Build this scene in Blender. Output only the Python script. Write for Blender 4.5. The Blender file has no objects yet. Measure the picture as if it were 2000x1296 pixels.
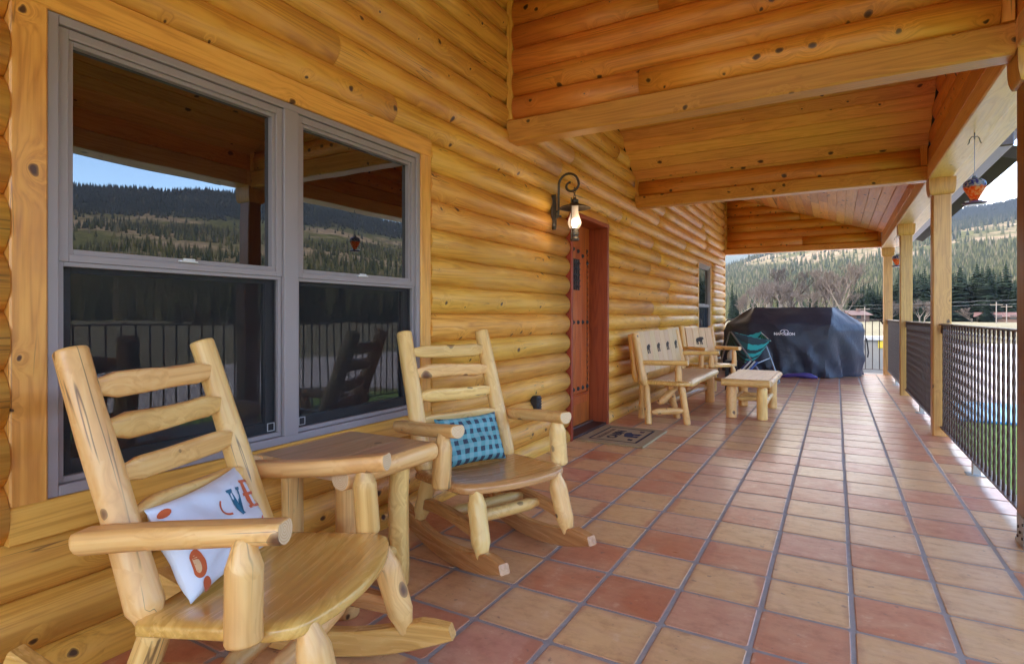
import bpy, bmesh, math, random
import numpy as np
from mathutils import Matrix, Vector, noise as mnoise
R = math.radians
sc = bpy.context.scene
C = sc.collection
rnd = random.Random(7)

# ------------------------------------------------------------------ camera
cam = bpy.data.cameras.new('camera'); camo = bpy.data.objects.new('camera', cam); C.objects.link(camo)
cam.sensor_width = 36; cam.sensor_fit = 'HORIZONTAL'; cam.lens = 19.985
cam.shift_y = -0.0159; cam.clip_start = .05; cam.clip_end = 20000
CP = Vector((1.1855, -1.7955, 1.1425)); YAW = 0.51789
camo.location = CP; camo.rotation_euler = (R(90), 0, YAW)
sc.camera = camo
# ------------------------------------------------------------------ world, sun, exposure
SUN_EL, SUN_AZ = R(42), R(215)          # azimuth clockwise from +Y
sc.view_settings.view_transform = 'Standard'; sc.view_settings.look = 'None'
sc.view_settings.gamma = 1; sc.view_settings.exposure = 3.42
sc.cycles.use_denoising = True
sc.cycles.max_bounces = 8; sc.cycles.diffuse_bounces = 5; sc.cycles.glossy_bounces = 4
sc.cycles.transmission_bounces = 6; sc.cycles.transparent_max_bounces = 12
sc.cycles.sample_clamp_indirect = 6; sc.cycles.caustics_reflective = False; sc.cycles.caustics_refractive = False
w = bpy.data.worlds.new('World'); sc.world = w; w.use_nodes = True
nt = w.node_tree; nt.nodes.clear()
def wn(t, **k):
    n = nt.nodes.new(t)
    for a, b in k.items(): setattr(n, a, b)
    return n
sky = wn('ShaderNodeTexSky', sky_type='NISHITA', sun_disc=False, sun_elevation=SUN_EL, sun_rotation=SUN_AZ)
sky.dust_density = .5; sky.ozone_density = 4.0
tc = wn('ShaderNodeTexCoord')
mp = wn('ShaderNodeMapping'); mp.inputs['Scale'].default_value = (1, 1, 3.2); mp.inputs['Location'].default_value = (.35, .1, .2)
nz = wn('ShaderNodeTexNoise'); nz.inputs['Scale'].default_value = 1.7; nz.inputs['Detail'].default_value = 7; nz.inputs['Roughness'].default_value = .55
rp = wn('ShaderNodeValToRGB'); rp.color_ramp.elements[0].position = .40; rp.color_ramp.elements[1].position = .60
cl = wn('ShaderNodeMix', data_type='RGBA')
cl.inputs[7].default_value = (5.8, 5.3, 4.8, 1)
bg = wn('ShaderNodeBackground'); bg.inputs['Strength'].default_value = .1
wo = wn('ShaderNodeOutputWorld')
L = nt.links.new
sx = wn('ShaderNodeSeparateXYZ'); L(tc.outputs['Generated'], sx.inputs[0])
g1 = wn('ShaderNodeMath', operation='MULTIPLY'); g1.inputs[1].default_value = -.24; L(sx.outputs[0], g1.inputs[0])
g2 = wn('ShaderNodeMath', operation='MULTIPLY_ADD'); g2.inputs[1].default_value = .10; L(sx.outputs[1], g2.inputs[0]); L(g1.outputs[0], g2.inputs[2])
g3 = wn('ShaderNodeMath', operation='ADD'); L(g2.outputs[0], g3.inputs[1])
L(tc.outputs['Generated'], mp.inputs[0]); L(mp.outputs[0], nz.inputs['Vector']); L(nz.outputs['Fac'], g3.inputs[0]); L(g3.outputs[0], rp.inputs[0])
L(rp.outputs[0], cl.inputs[0]); L(sky.outputs[0], cl.inputs[6]); L(cl.outputs[2], bg.inputs[0]); L(bg.outputs[0], wo.inputs[0])
sl = bpy.data.lights.new('sun', 'SUN'); sl.energy = .55; sl.angle = R(12); sl.color = (1, .94, .85)
so = bpy.data.objects.new('sun', sl); C.objects.link(so)
sd = Vector((math.sin(SUN_AZ)*math.cos(SUN_EL), math.cos(SUN_AZ)*math.cos(SUN_EL), math.sin(SUN_EL)))
so.rotation_euler = sd.to_track_quat('Z', 'Y').to_euler(); so.location = (-20, -20, 30)

# ------------------------------------------------------------------ object helpers
WM = {}
def tag(o, label=None, cat=None, group=None, kind=None):
    if label: o['label'] = label
    if cat: o['category'] = cat
    if group: o['group'] = group
    if kind: o['kind'] = kind
    return o
def empty(name, M=None, label=None, cat=None, group=None, kind=None):
    o = bpy.data.objects.new(name, None); C.objects.link(o); o.empty_display_size = .2
    M = M or Matrix(); o.matrix_local = M; WM[o.name] = M.copy()
    return tag(o, label, cat, group, kind)
def put(name, me, parent=None, M=None, mat=None):
    """mesh object; M is its WORLD matrix"""
    o = bpy.data.objects.new(name, me); C.objects.link(o)
    M = M.copy() if M is not None else Matrix()
    if parent is not None:
        o.parent = parent; o.matrix_local = WM[parent.name].inverted() @ M
    else: o.matrix_local = M
    WM[o.name] = M
    if mat is not None and me is not None and len(me.materials) == 0: me.materials.append(mat)
    return o
def mesh(name, v, f, mats=(), mi=None, smooth=False):
    me = bpy.data.meshes.new(name); me.from_pydata([tuple(p) for p in v], [], f)
    for m in mats: me.materials.append(m)
    if mi: me.polygons.foreach_set('material_index', mi)
    if smooth: me.polygons.foreach_set('use_smooth', [True]*len(f))
    me.update(); return me
def join(parts):
    V, F = [], []
    for v, f in parts:
        n = len(V); V += [tuple(p) for p in v]; F += [tuple(i+n for i in q) for q in f]
    return V, F
def bx(a, b):
    x0, y0, z0 = a; x1, y1, z1 = b
    v = [(x0,y0,z0),(x1,y0,z0),(x1,y1,z0),(x0,y1,z0),(x0,y0,z1),(x1,y0,z1),(x1,y1,z1),(x0,y1,z1)]
    return v, [(0,3,2,1),(4,5,6,7),(0,1,5,4),(1,2,6,5),(2,3,7,6),(3,0,4,7)]
def box(name, a, b, mat, parent=None, bev=0.0, kind=None, label=None, cat=None):
    """axis-aligned world box, origin at its centre"""
    c = Vector([(a[i]+b[i])/2 for i in range(3)])
    v, f = bx([min(a[i],b[i])-c[i] for i in range(3)], [max(a[i],b[i])-c[i] for i in range(3)])
    o = put(name, mesh(name, v, f, (mat,)), parent, Matrix.Translation(c))
    if bev: m = o.modifiers.new('bevel', 'BEVEL'); m.width = bev; m.segments = 2
    return tag(o, label, cat, None, kind)
def frame_m(p, z, x=(1,0,0)):
    """matrix with local Z along z, local X as near x as can be"""
    z = Vector(z).normalized(); x = Vector(x)
    if abs(x.normalized().dot(z)) > .999: x = Vector((0, 1, 0)) if abs(z.y) < .9 else Vector((0, 0, 1))
    x = (x - z*x.dot(z)).normalized(); y = z.cross(x)
    M = Matrix((x, y, z)).transposed().to_4x4(); M.translation = Vector(p); return M
def prism(prof, Ln, nseg=1, wob=0.0, seed=0):
    """closed profile (local XY, counter-clockwise) pulled along +Z"""
    n = len(prof); v = []; f = []
    for k in range(nseg+1):
        z = Ln*k/nseg
        for i, (x, y) in enumerate(prof):
            if wob:
                q = mnoise.noise_vector(Vector((x*3+seed*9.1, y*3, z*.9)))*wob
                v.append((x+q.x, y+q.y*.6, z))
            else: v.append((x, y, z))
    for k in range(nseg):
        for i in range(n):
            j = (i+1) % n; f.append((k*n+i, k*n+j, (k+1)*n+j, (k+1)*n+i))
    f.append(tuple(range(n-1, -1, -1))); f.append(tuple(nseg*n+i for i in range(n)))
    return v, f
def board(name, p0, p1, xdir, wx, wy, mat, parent, cham=.004, nseg=1):
    """board from p0 to p1 (centre line), wx thick along xdir, wy wide"""
    c = cham; a, b = wx/2, wy/2
    prof = [(-a,-b+c),(-a+c,-b),(a-c,-b),(a,-b+c),(a,b-c),(a-c,b),(-a+c,b),(-a,b-c)]
    d = Vector(p1)-Vector(p0); v, f = prism(prof, d.length, nseg)
    return put(name, mesh(name, v, f, (mat,)), parent, frame_m(p0, d, xdir))
def siding(name, p0, p1, xdir, h, mat, parent, depth=.050, clip0=0, clip1=1, back=.03, seed=0, pw=.66):
    """half-log: seam line p0->p1 is its lower edge, bulging toward xdir, height h along local Y (Z x X)"""
    d = Vector(p1)-Vector(p0)
    if d.cross(Vector(xdir)).z < 0: p0, p1 = p1, p0; d = -d
    Ln = d.length; pr = [(-back, clip0*h)]
    N = 9; cut = lambda t: depth*max(0, math.sin(math.pi*t))**pw
    for i in range(N+1):
        t = clip0+(clip1-clip0)*i/N
        pr.append((cut(min(max(t,.012),.988)) if 0 < i < N or clip0 > 0 or clip1 < 1 else cut(.012), t*h))
    pr.append((-back, clip1*h))
    v, f = prism(pr, Ln, max(1, int(Ln/.45)), .0025, seed)
    me = mesh(name, v, f, (mat,)); n = len(pr)
    me.polygons.foreach_set('use_smooth', [len(q) == 4 and (i % n) in range(1, n-2) for i, q in enumerate(f)])
    return put(name, me, parent, frame_m(p0, d, xdir))
def tube(pts, r, sides=8, closed_ends=True, rad=None):
    pts = [Vector(p) for p in pts]; v = []; f = []; up = None
    for i, p in enumerate(pts):
        t = (pts[min(i+1, len(pts)-1)] - pts[max(i-1, 0)]).normalized()
        if up is None: up = t.orthogonal().normalized()
        up = (up - t*up.dot(t)).normalized(); sd_ = t.cross(up)
        rr = rad[i] if rad else r
        for k in range(sides):
            a = 2*math.pi*k/sides; v.append(p + (up*math.cos(a)+sd_*math.sin(a))*rr)
    for i in range(len(pts)-1):
        for k in range(sides):
            j = (k+1) % sides; f.append((i*sides+k, i*sides+j, (i+1)*sides+j, (i+1)*sides+k))
    if closed_ends: f.append(tuple(range(sides-1,-1,-1))); f.append(tuple((len(pts)-1)*sides+k for k in range(sides)))
    return v, f
def lathe(prof, sides=20, cx=0, cy=0):
    v = []; f = []
    for (r, z) in prof:
        for k in range(sides):
            a = 2*math.pi*k/sides; v.append((cx+r*math.cos(a), cy+r*math.sin(a), z))
    for i in range(len(prof)-1):
        for k in range(sides):
            j = (k+1) % sides; f.append((i*sides+k, i*sides+j, (i+1)*sides+j, (i+1)*sides+k))
    return v, f
def log(name, p0, p1, r, parent, mats, M=None, taper=(0,0), r1=None, seed=None, sides=14, flat=None, bump=1.0, up=(0,0,1)):
    """peeled log between p0, p1 (in the frame M); taper = length of each pencilled end; flat = top planed at this fraction of r"""
    M = M or Matrix(); seed = rnd.random()*100 if seed is None else seed
    p0 = Vector(p0); p1 = Vector(p1); d = p1-p0; Ln = d.length; r1 = r1 or r
    zs = sorted(set([0, .006, taper[0]*.55, taper[0], taper[0]+.012, Ln-taper[1]-.012, Ln-taper[1], Ln-taper[1]*.55, Ln-.006, Ln] + [Ln*k/9 for k in range(1, 9) if taper[0]+.02 < Ln*k/9 < Ln-taper[1]-.02]))
    zs = [z for z in zs if 0 <= z <= Ln]; v = []; f = []
    for z in zs:
        rr = r+(r1-r)*z/Ln
        if taper[0] and z < taper[0]: rr *= .56+.38*(z/taper[0])
        if taper[1] and Ln-z < taper[1]: rr *= .56+.38*((Ln-z)/taper[1])
        if (z == 0) or (z == Ln): rr *= .93
        ox = mnoise.noise(Vector((seed, z*2.5, 0)))*.008*bump; oy = mnoise.noise(Vector((seed+5, z*2.5, 3)))*.008*bump
        for k in range(sides):
            a = 2*math.pi*k/sides
            q = 1+.09*bump*mnoise.noise(Vector((math.cos(a)*1.1+seed, math.sin(a)*1.1, z*5)))
            x = math.cos(a)*rr*q; y = math.sin(a)*rr*q
            if flat is not None: x = min(x, flat*rr)
            v.append((x+ox, y+oy, z))
    n = sides
    for i in range(len(zs)-1):
        for k in range(n):
            j = (k+1) % n; f.append((i*n+k, i*n+j, (i+1)*n+j, (i+1)*n+k))
    f.append(tuple(range(n-1,-1,-1))); f.append(tuple((len(zs)-1)*n+k for k in range(n)))
    me = mesh(name, v, f, mats, [0]*(len(f)-2)+[1, 1])
    me.polygons.foreach_set('use_smooth', [True]*(len(f)-2)+[False]*2)
    return put(name, me, parent, M @ frame_m(p0, d, up))
def textmesh(body, size, extrude=.001, bold=0.0):
    cu = bpy.data.curves.new('lettering', 'FONT'); cu.body = body; cu.size = size; cu.extrude = extrude; cu.offset = bold
    cu.align_x = 'CENTER'; cu.align_y = 'CENTER'; cu.resolution_u = 3
    o = bpy.data.objects.new('lettering', cu); C.objects.link(o)
    bpy.context.view_layer.update()
    me = bpy.data.meshes.new_from_object(o.evaluated_get(bpy.context.evaluated_depsgraph_get()))
    bpy.data.objects.remove(o); return me

# ------------------------------------------------------------------ materials
class NT:
    def __init__(s, name):
        s.m = bpy.data.materials.new(name); s.m.use_nodes = True; s.t = s.m.node_tree
        s.b = s.t.nodes['Principled BSDF']; s.o = s.t.nodes['Material Output']
    def n(s, t, ins=None, **k):
        n = s.t.nodes.new(t)
        for a, b in k.items(): setattr(n, a, b)
        for a, b in (ins or {}).items():
            if isinstance(b, bpy.types.NodeSocket): s.t.links.new(b, n.inputs[a])
            else: n.inputs[a].default_value = b
        return n
    def l(s, a, b): s.t.links.new(a, b)
    def math(s, op, a, b=0.5, c=0.0):
        n = s.n('ShaderNodeMath', {0: a, 1: b, 2: c}, operation=op); return n.outputs[0]
    def mix(s, fac, a, b, bt='MIX'):
        n = s.n('ShaderNodeMix', {0: fac, 6: a, 7: b}, data_type='RGBA', blend_type=bt); return n.outputs[2]
    def ramp(s, fac, stops):
        n = s.n('ShaderNodeValToRGB', {0: fac}); e = n.color_ramp.elements
        while len(e) < len(stops): e.new(.5)
        for q, (p, c) in zip(e, stops):
            q.position = p; q.color = (c[0], c[1], c[2], 1) if not isinstance(c, (int, float)) else (c, c, c, 1)
        return n.outputs[0]
    def vec(s, v, scale=(1,1,1), loc=(0,0,0)):
        return s.n('ShaderNodeMapping', {0: v, 'Scale': scale, 'Location': loc}).outputs[0]
    def noise(s, v, sc_=5, det=3, rough=.5, dist=0):
        return s.n('ShaderNodeTexNoise', {'Vector': v, 'Scale': sc_, 'Detail': det, 'Roughness': rough, 'Distortion': dist}).outputs['Fac']
    def bump(s, h, st=.2, d=.01):
        s.l(s.n('ShaderNodeBump', {'Height': h, 'Strength': st, 'Distance': d}).outputs[0], s.b.inputs['Normal'])
def c4(c): return (c[0], c[1], c[2], 1)
def plain(name, col, rough=.5, metal=0, spec=.5, coat=0, var=.12, nsc=8, bump=0):
    m = NT(name); m.b.inputs['Roughness'].default_value = rough; m.b.inputs['Metallic'].default_value = metal
    m.b.inputs['Coat Weight'].default_value = coat; m.b.inputs['Specular IOR Level'].default_value = spec
    v = m.n('ShaderNodeTexCoord').outputs['Object']; q = m.noise(v, nsc, 4)
    c = m.mix(q, c4([x*(1-var) for x in col]), c4([min(1, x*(1+var)) for x in col]))
    m.l(c, m.b.inputs['Base Color'])
    if bump: m.bump(m.noise(v, nsc*6, 3), bump, .004)
    return m.m
def wood(name, light, mid, dark, flatknots=True, knotcol=(.09,.035,.012), kdens=4.6, rough=.42, coat=.25, kth=.072, varv=.16, gs=1.0, blue=0.0, kdrop=.45, crack=0.0):
    """grain along local Z"""
    m = NT(name); oc = m.n('ShaderNodeTexCoord').outputs['Object']; oi = m.n('ShaderNodeObjectInfo').outputs['Random']
    off = m.n('ShaderNodeCombineXYZ', {0: m.math('MULTIPLY', oi, 13.7), 1: m.math('MULTIPLY', oi, 31.3), 2: m.math('MULTIPLY', oi, 71.9)}).outputs[0]
    p = m.n('ShaderNodeVectorMath', {0: oc, 1: off}, operation='ADD').outputs[0]
    # knots first: they push the grain aside
    kw = m.n('ShaderNodeTexNoise', {'Vector': p, 'Scale': 14.0, 'Detail': 2.0}).outputs['Color']
    kw = m.n('ShaderNodeVectorMath', {0: kw, 3: .035}, operation='SCALE').outputs[0]; pk = m.n('ShaderNodeVectorMath', {0: p, 1: kw}, operation='ADD').outputs[0]
    if flatknots:
        sp_ = m.n('ShaderNodeSeparateXYZ', {0: pk}); kv = m.n('ShaderNodeCombineXYZ', {0: m.math('MULTIPLY', sp_.outputs[1], kdens), 1: m.math('MULTIPLY', sp_.outputs[2], kdens*.85), 2: 0.0}).outputs[0]
    else: kv = m.vec(pk, (kdens*2.1, kdens*2.1, kdens*1.7))
    vo = m.n('ShaderNodeTexVoronoi', {'Vector': kv, 'Scale': 1.0, 'Randomness': 1.0}, feature='F1', voronoi_dimensions='2D' if flatknots else '3D')
    vd, vc = vo.outputs['Distance'], vo.outputs['Color']
    sep = m.n('ShaderNodeSeparateColor', {0: vc})
    th = kth if flatknots else kth*1.75
    # size of the knot by cell; many cells have none
    size = m.math('MULTIPLY', m.n('ShaderNodeMapRange', {0: sep.outputs[0], 1: kdrop, 2: 1.0, 3: 0.0, 4: th*1.35}).outputs[0], 1)
    rel = m.math('DIVIDE', vd, m.math('MAXIMUM', size, .0005))
    warp = m.math('MULTIPLY', m.math('POWER', m.math('MAXIMUM', m.math('SUBTRACT', 1, m.math('DIVIDE', rel, 7)), 0), 2), .075)
    px = m.n('ShaderNodeVectorMath', {0: p, 1: m.n('ShaderNodeCombineXYZ', {0: warp, 1: warp, 2: 0.0}).outputs[0]}, operation='ADD').outputs[0]
    gb = m.vec(px, (9*gs, 9*gs, .55)); gf = m.vec(px, (70*gs, 70*gs, 2.2))
    n1 = m.noise(gb, 1.0, 3, .5, 1.2); n2 = m.noise(gf, 1.0, 4, .6); n3 = m.noise(p, 1.3, 3)
    rings = m.math('FRACT', m.math('MULTIPLY', n1, 7.0))
    rings = m.math('ABSOLUTE', m.math('SUBTRACT', rings, .5))
    t = m.math('ADD', m.math('MULTIPLY', rings, .55), m.math('MULTIPLY', n2, .55))
    t = m.math('ADD', m.math('MULTIPLY', t, .75), m.math('MULTIPLY', n3, .32))
    col = m.ramp(t, [(.22, dark), (.5, mid), (.78, light)])
    if blue:
        bs = m.noise(m.vec(p, (0, 7, .5)), 1, 4, .6)
        col = m.mix(m.ramp(m.math('MULTIPLY', bs, m.math('GREATER_THAN', oi, .90)), [(.50, 0), (.62, blue)]), col, (.13, .085, .04, 1))
    km = m.ramp(rel, [(.55, 1.0), (1.0, .55), (1.15, .22), (2.2, 0.0)])
    km = m.math('MULTIPLY', km, m.math('GREATER_THAN', size, .004))
    col = m.mix(km, col, c4(knotcol))
    if crack:
        cr = m.noise(m.vec(p, (16, 16, .7)), 1, 2, .5); gate = m.noise(m.vec(p, (5, 5, 1.6)), 1, 2)
        ck = m.math('MULTIPLY', m.ramp(m.math('ABSOLUTE', m.math('SUBTRACT', cr, .5)), [(.002, 1), (.009, 0)]), m.ramp(gate, [(.56, 0), (.60, crack)]))
        pt = m.noise(m.vec(p, (3.2, 3.2, 1.1)), 1, 5, .62)
        col = m.mix(m.ramp(pt, [(.50, 0), (.66, .42)]), col, m.mix(1.0, col, (.62,.48,.40,1), 'MULTIPLY'))
        col = m.mix(m.ramp(pt, [(.30, .30), (.42, 0)]), col, m.mix(.35, col, (.95,.78,.50,1)))
        col = m.mix(ck, col, (.10,.045,.02,1))
    v = m.n('ShaderNodeMapRange', {0: oi, 1: 0, 2: 1, 3: 1-varv, 4: 1+varv}).outputs[0]
    hsv = m.n('ShaderNodeHueSaturation', {'Color': col, 'Value': v, 'Saturation': 1.0,
        'Hue': m.n('ShaderNodeMapRange', {0: m.math('FRACT', m.math('MULTIPLY', oi, 7.3)), 1: 0, 2: 1, 3: .492, 4: .508}).outputs[0]}).outputs[0]
    m.l(hsv, m.b.inputs['Base Color'])
    m.b.inputs['Coat Weight'].default_value = coat; m.b.inputs['Coat Roughness'].default_value = .28
    m.l(m.n('ShaderNodeMapRange', {0: n2, 1: .3, 2: .7, 3: rough-.08, 4: rough+.12}).outputs[0], m.b.inputs['Roughness'])
    m.bump(m.math('ADD', n2, m.math('MULTIPLY', n3, .8)), .22, .003)
    return m.m
W_LOG = wood('stained_log', (.90,.51,.10), (.80,.405,.064), (.53,.21,.026), varv=.07, kdrop=.5, kdens=5.2, kth=.066, coat=.10, rough=.5, crack=.7)
W_TRIM = wood('stained_trim', (.88,.49,.11), (.78,.385,.07), (.52,.21,.032), coat=.1, crack=.6, kth=.06, kdens=3.6, kdrop=.6)
W_BEAM = wood('beam_wood', (.86,.43,.11), (.76,.335,.07), (.52,.19,.033), False, kdens=3.8, kdrop=.5)
W_HEAD = wood('header_wood', (.86,.58,.28), (.78,.48,.20), (.60,.32,.11), False, kdens=3.0, kdrop=.6, coat=.15)
W_CEIL = wood('ceiling_board', (.93,.50,.14), (.85,.40,.09), (.62,.25,.05), kdens=4.2, kth=.08, coat=.06, rough=.55, blue=.75)
W_CLAD = wood('gable_log', (.93,.43,.095), (.83,.335,.06), (.58,.19,.028), kdens=5.4, crack=.5, coat=.12, varv=.09, kth=.085, kdrop=.35)
W_POST = wood('post_wood', (.66,.36,.10), (.57,.285,.07), (.38,.16,.04), False, kdens=3.2, gs=1.3, kdrop=.6)
W_POSTR = wood('red_post_wood', (.34,.14,.05), (.28,.105,.035), (.19,.06,.02), False, kdens=2.5, gs=1.3, kdrop=.7)
W_CEDAR = wood('peeled_cedar', (.92,.62,.26), (.86,.505,.165), (.66,.32,.085), False, (.16,.07,.03), kdens=4.6, rough=.42, coat=.22, kth=.11, varv=.07, kdrop=.3, crack=.8)
W_SEAT = wood('seat_plank', (.84,.52,.165), (.74,.41,.10), (.52,.24,.045), False, (.16,.07,.03), kdens=2.0, rough=.22, coat=.6, varv=.05, gs=.8, kdrop=.6)
W_TABLE = wood('table_plank', (.66,.44,.24), (.58,.35,.17), (.42,.22,.09), False, (.12,.06,.03), kdens=2.6, rough=.45, coat=.12, varv=.05)
W_SEAT2 = wood('brown_seat_plank', (.66,.36,.14), (.56,.27,.09), (.38,.15,.04), False, (.12,.05,.03), kdens=2.0, rough=.22, coat=.6, varv=.05, gs=.8, kdrop=.6)
W_ROCK = wood('rocker_wood', (.62,.31,.11), (.52,.24,.075), (.34,.13,.035), False, (.10,.04,.02), kdens=2.0, rough=.3, coat=.5, varv=.05)
W_BOARD = wood('pale_board', (.80,.55,.30), (.74,.47,.23), (.62,.36,.15), False, (.3,.14,.06), kdens=1.5, rough=.5, coat=.05, varv=.06, gs=1.4)
W_DOOR = wood('door_wood', (.66,.17,.025), (.52,.11,.016), (.28,.045,.007), False, (.1,.02,.01), kdens=1.5, rough=.5, coat=.08, varv=.02, kdrop=.8)
W_JAMB = wood('jamb_wood', (.42,.085,.022), (.34,.06,.015), (.18,.022,.006), False, (.1,.02,.01), kdens=1.5, rough=.45, coat=.12, varv=.05, kdrop=.8)
def endgrain():
    m = NT('end_grain'); v = m.n('ShaderNodeTexCoord').outputs['Object']
    w_ = m.n('ShaderNodeTexWave', {'Vector': m.vec(v, (1,1,.01)), 'Scale': 45, 'Distortion': 2.5, 'Detail': 2}, wave_type='RINGS', rings_direction='Z').outputs['Fac']
    m.l(m.mix(w_, (.66,.40,.19,1), (.80,.58,.34,1)), m.b.inputs['Base Color']); m.b.inputs['Roughness'].default_value = .5
    return m.m
M_END = endgrain(); CED = (W_CEDAR, M_END)
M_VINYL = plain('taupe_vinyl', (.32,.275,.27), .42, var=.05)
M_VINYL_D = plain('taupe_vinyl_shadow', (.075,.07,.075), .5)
M_WHITE = plain('white_plastic', (.75,.76,.76), .35)
M_IRON = plain('brown_iron', (.075,.048,.042), .42, .35, var=.3, nsc=30)
M_RAIL = plain('railing_bar', (.085,.050,.045), .4, .3, var=.35, nsc=20)
M_BRONZE = plain('weathered_bronze', (.10,.085,.07), .48, .6, var=.4, nsc=40, bump=.3)
M_BLACK = plain('black_plastic', (.018,.018,.02), .45)
M_STEEL = plain('dull_steel', (.30,.30,.31), .35, .9)
M_GUTTER = plain('brown_gutter', (.075,.045,.04), .4)
M_CORE = plain('dark_filler', (.05,.03,.015), .9)
M_BURN_SHADE = plain('burnt_carving_and_groove_shade', (.045,.028,.02), .8)
M_TAB = plain('grey_tab', (.42,.40,.40), .5)
def pane_mat():
    m = NT('window_glass'); m.b.inputs['Base Color'].default_value = (.006,.005,.005,1); m.b.inputs['Roughness'].default_value = 0.0
    m.b.inputs['IOR'].default_value = 2.35
    v = m.n('ShaderNodeTexCoord').outputs['Object']; m.bump(m.noise(v, 2.2, 1), .018, .05); return m.m
M_PANE = pane_mat()
def screen_mat():
    m = NT('insect_screen'); m.b.inputs['Base Color'].default_value = (.02,.02,.022,1); m.b.inputs['Roughness'].default_value = .8
    tr = m.n('ShaderNodeBsdfTransparent'); mx = m.n('ShaderNodeMixShader', {0: .30})
    m.l(tr.outputs[0], mx.inputs[1]); m.l(m.b.outputs[0], mx.inputs[2]); m.l(mx.outputs[0], m.o.inputs[0]); return m.m
M_SCREEN = screen_mat()
def tile_mat():
    m = NT('terracotta_tile'); oc = m.n('ShaderNodeTexCoord').outputs['Object']; oi = m.n('ShaderNodeObjectInfo').outputs['Random']
    off = m.n('ShaderNodeCombineXYZ', {0: m.math('MULTIPLY', oi, 43.7), 1: m.math('MULTIPLY', oi, 91.3), 2: 0.0}).outputs[0]
    p = m.n('ShaderNodeVectorMath', {0: oc, 1: off}, operation='ADD').outputs[0]
    base = m.ramp(oi, [(0, (.50,.14,.065)), (.14, (.58,.20,.095)), (.30, (.54,.17,.095)), (.38, (.66,.34,.15)), (.58, (.76,.47,.20)), (.76, (.72,.42,.19)), (.88, (.58,.24,.17)), (1, (.80,.53,.26))])
    base = m.mix(.15, base, (.60,.28,.13,1)); n1 = m.noise(p, 4.5, 4, .6, .6); n2 = m.noise(m.vec(p, (6, 22, 1)), 1.5, 4, .6); n3 = m.noise(p, 55, 3)
    sep = m.n('ShaderNodeSeparateXYZ', {0: oc})
    ex = m.math('ADD', m.math('MULTIPLY', sep.outputs[0], m.math('SUBTRACT', m.math('MULTIPLY', m.math('FRACT', m.math('MULTIPLY', oi, 17.0)), 2), 1)), m.math('MULTIPLY', m.math('SUBTRACT', n1, .5), .10))
    edge = m.ramp(ex, [(.085, 0), (.105, .65)])
    ring = m.math('MAXIMUM', m.math('ABSOLUTE', sep.outputs[0]), m.math('ABSOLUTE', sep.outputs[1]))
    ring = m.ramp(m.math('ADD', ring, m.math('MULTIPLY', n1, .03)), [(.136, 0), (.157, .45)])
    col = m.mix(m.ramp(n1, [(.38, 0), (.66, .6)]), base, m.mix(.5, base, (.76,.52,.30,1)))
    col = m.mix(m.ramp(n2, [(.45, 0), (.7, .28)]), col, (.48,.19,.13,1))
    col = m.mix(edge, col, (.50,.17,.095,1)); col = m.mix(ring, col, (.42,.19,.11,1))
    n4 = m.noise(p, 11, 5, .7); col = m.mix(m.ramp(n4, [(.50, 0), (.68, .5)]), col, m.mix(1.0, col, (.66,.52,.48,1), 'MULTIPLY')); col = m.mix(m.ramp(n4, [(.28, .4), (.42, 0)]), col, (.84,.62,.40,1))
    sp = m.ramp(m.noise(p, 24, 2), [(.68, 0), (.74, .6)]); col = m.mix(sp, col, (.24,.12,.09,1))
    m.l(col, m.b.inputs['Base Color'])
    m.l(m.n('ShaderNodeMapRange', {0: n2, 1: .25, 2: .75, 3: .26, 4: .46}).outputs[0], m.b.inputs['Roughness'])
    m.b.inputs['Coat Weight'].default_value = .17; m.b.inputs['Coat Roughness'].default_value = .2
    h = m.math('ADD', m.math('MULTIPLY', n1, 1.0), m.math('ADD', m.math('MULTIPLY', n2, .5), m.math('MULTIPLY', n3, .05)))
    m.bump(h, .30, .006); return m.m
M_TILE = tile_mat()
M_GROUT = plain('grey_grout', (.33,.28,.25), .75, var=.22, nsc=22, bump=.5)
# ------------------------------------------------------------------ levels of the porch
XW = -.965                       # seam plane of the log wall; the logs bulge to -.925
CH, CZ0 = .1735, -.0595          # course height, first seam
def ceil_z(x): return 3.647 - .343*(x+.668)
YB1, YB2, YE = (1.84, 1.985), (4.92, 5.065), (11.30, 11.45)
YN = -5.2                        # porch end behind the camera
RZ0, RIDGE_Y, RS = 2.77, 3.45, .78
def gable_z(y): return RZ0 + RS*((y-1.985) if y < RIDGE_Y else (4.92-y))

# ------------------------------------------------------------------ floor with single tiles
floor = box('floor', (-1.02, YN, -.16), (2.19, 11.62, -.0018), M_GROUT, None, kind='structure')
PXT, PYT = .31, .306
def tile_mesh(i):
    r_ = random.Random(i); hx, hy = .1458+r_.uniform(-.001,.001), .1440+r_.uniform(-.001,.001); c = .009
    def ring(h, k, z): return [(-hx+k+c,-hy+k,z),(hx-k-c,-hy+k,z),(hx-k,-hy+k+c,z),(hx-k,hy-k-c,z),(hx-k-c,hy-k,z),(-hx+k+c,hy-k,z),(-hx+k,hy-k-c,z),(-hx+k,-hy+k+c,z)]
    v = ring(0,0,-.0135)+ring(0,.0,-.0005)+ring(0,.003,.0012); f = []
    for k in (0, 8):
        for a in range(8): f.append((k+a, k+(a+1)%8, k+8+(a+1)%8, k+8+a))
    f.append(tuple(range(16, 24)))
    return mesh('tile', v, f, (M_TILE,))
tms = [tile_mesh(i) for i in range(5)]
cells = []
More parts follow.
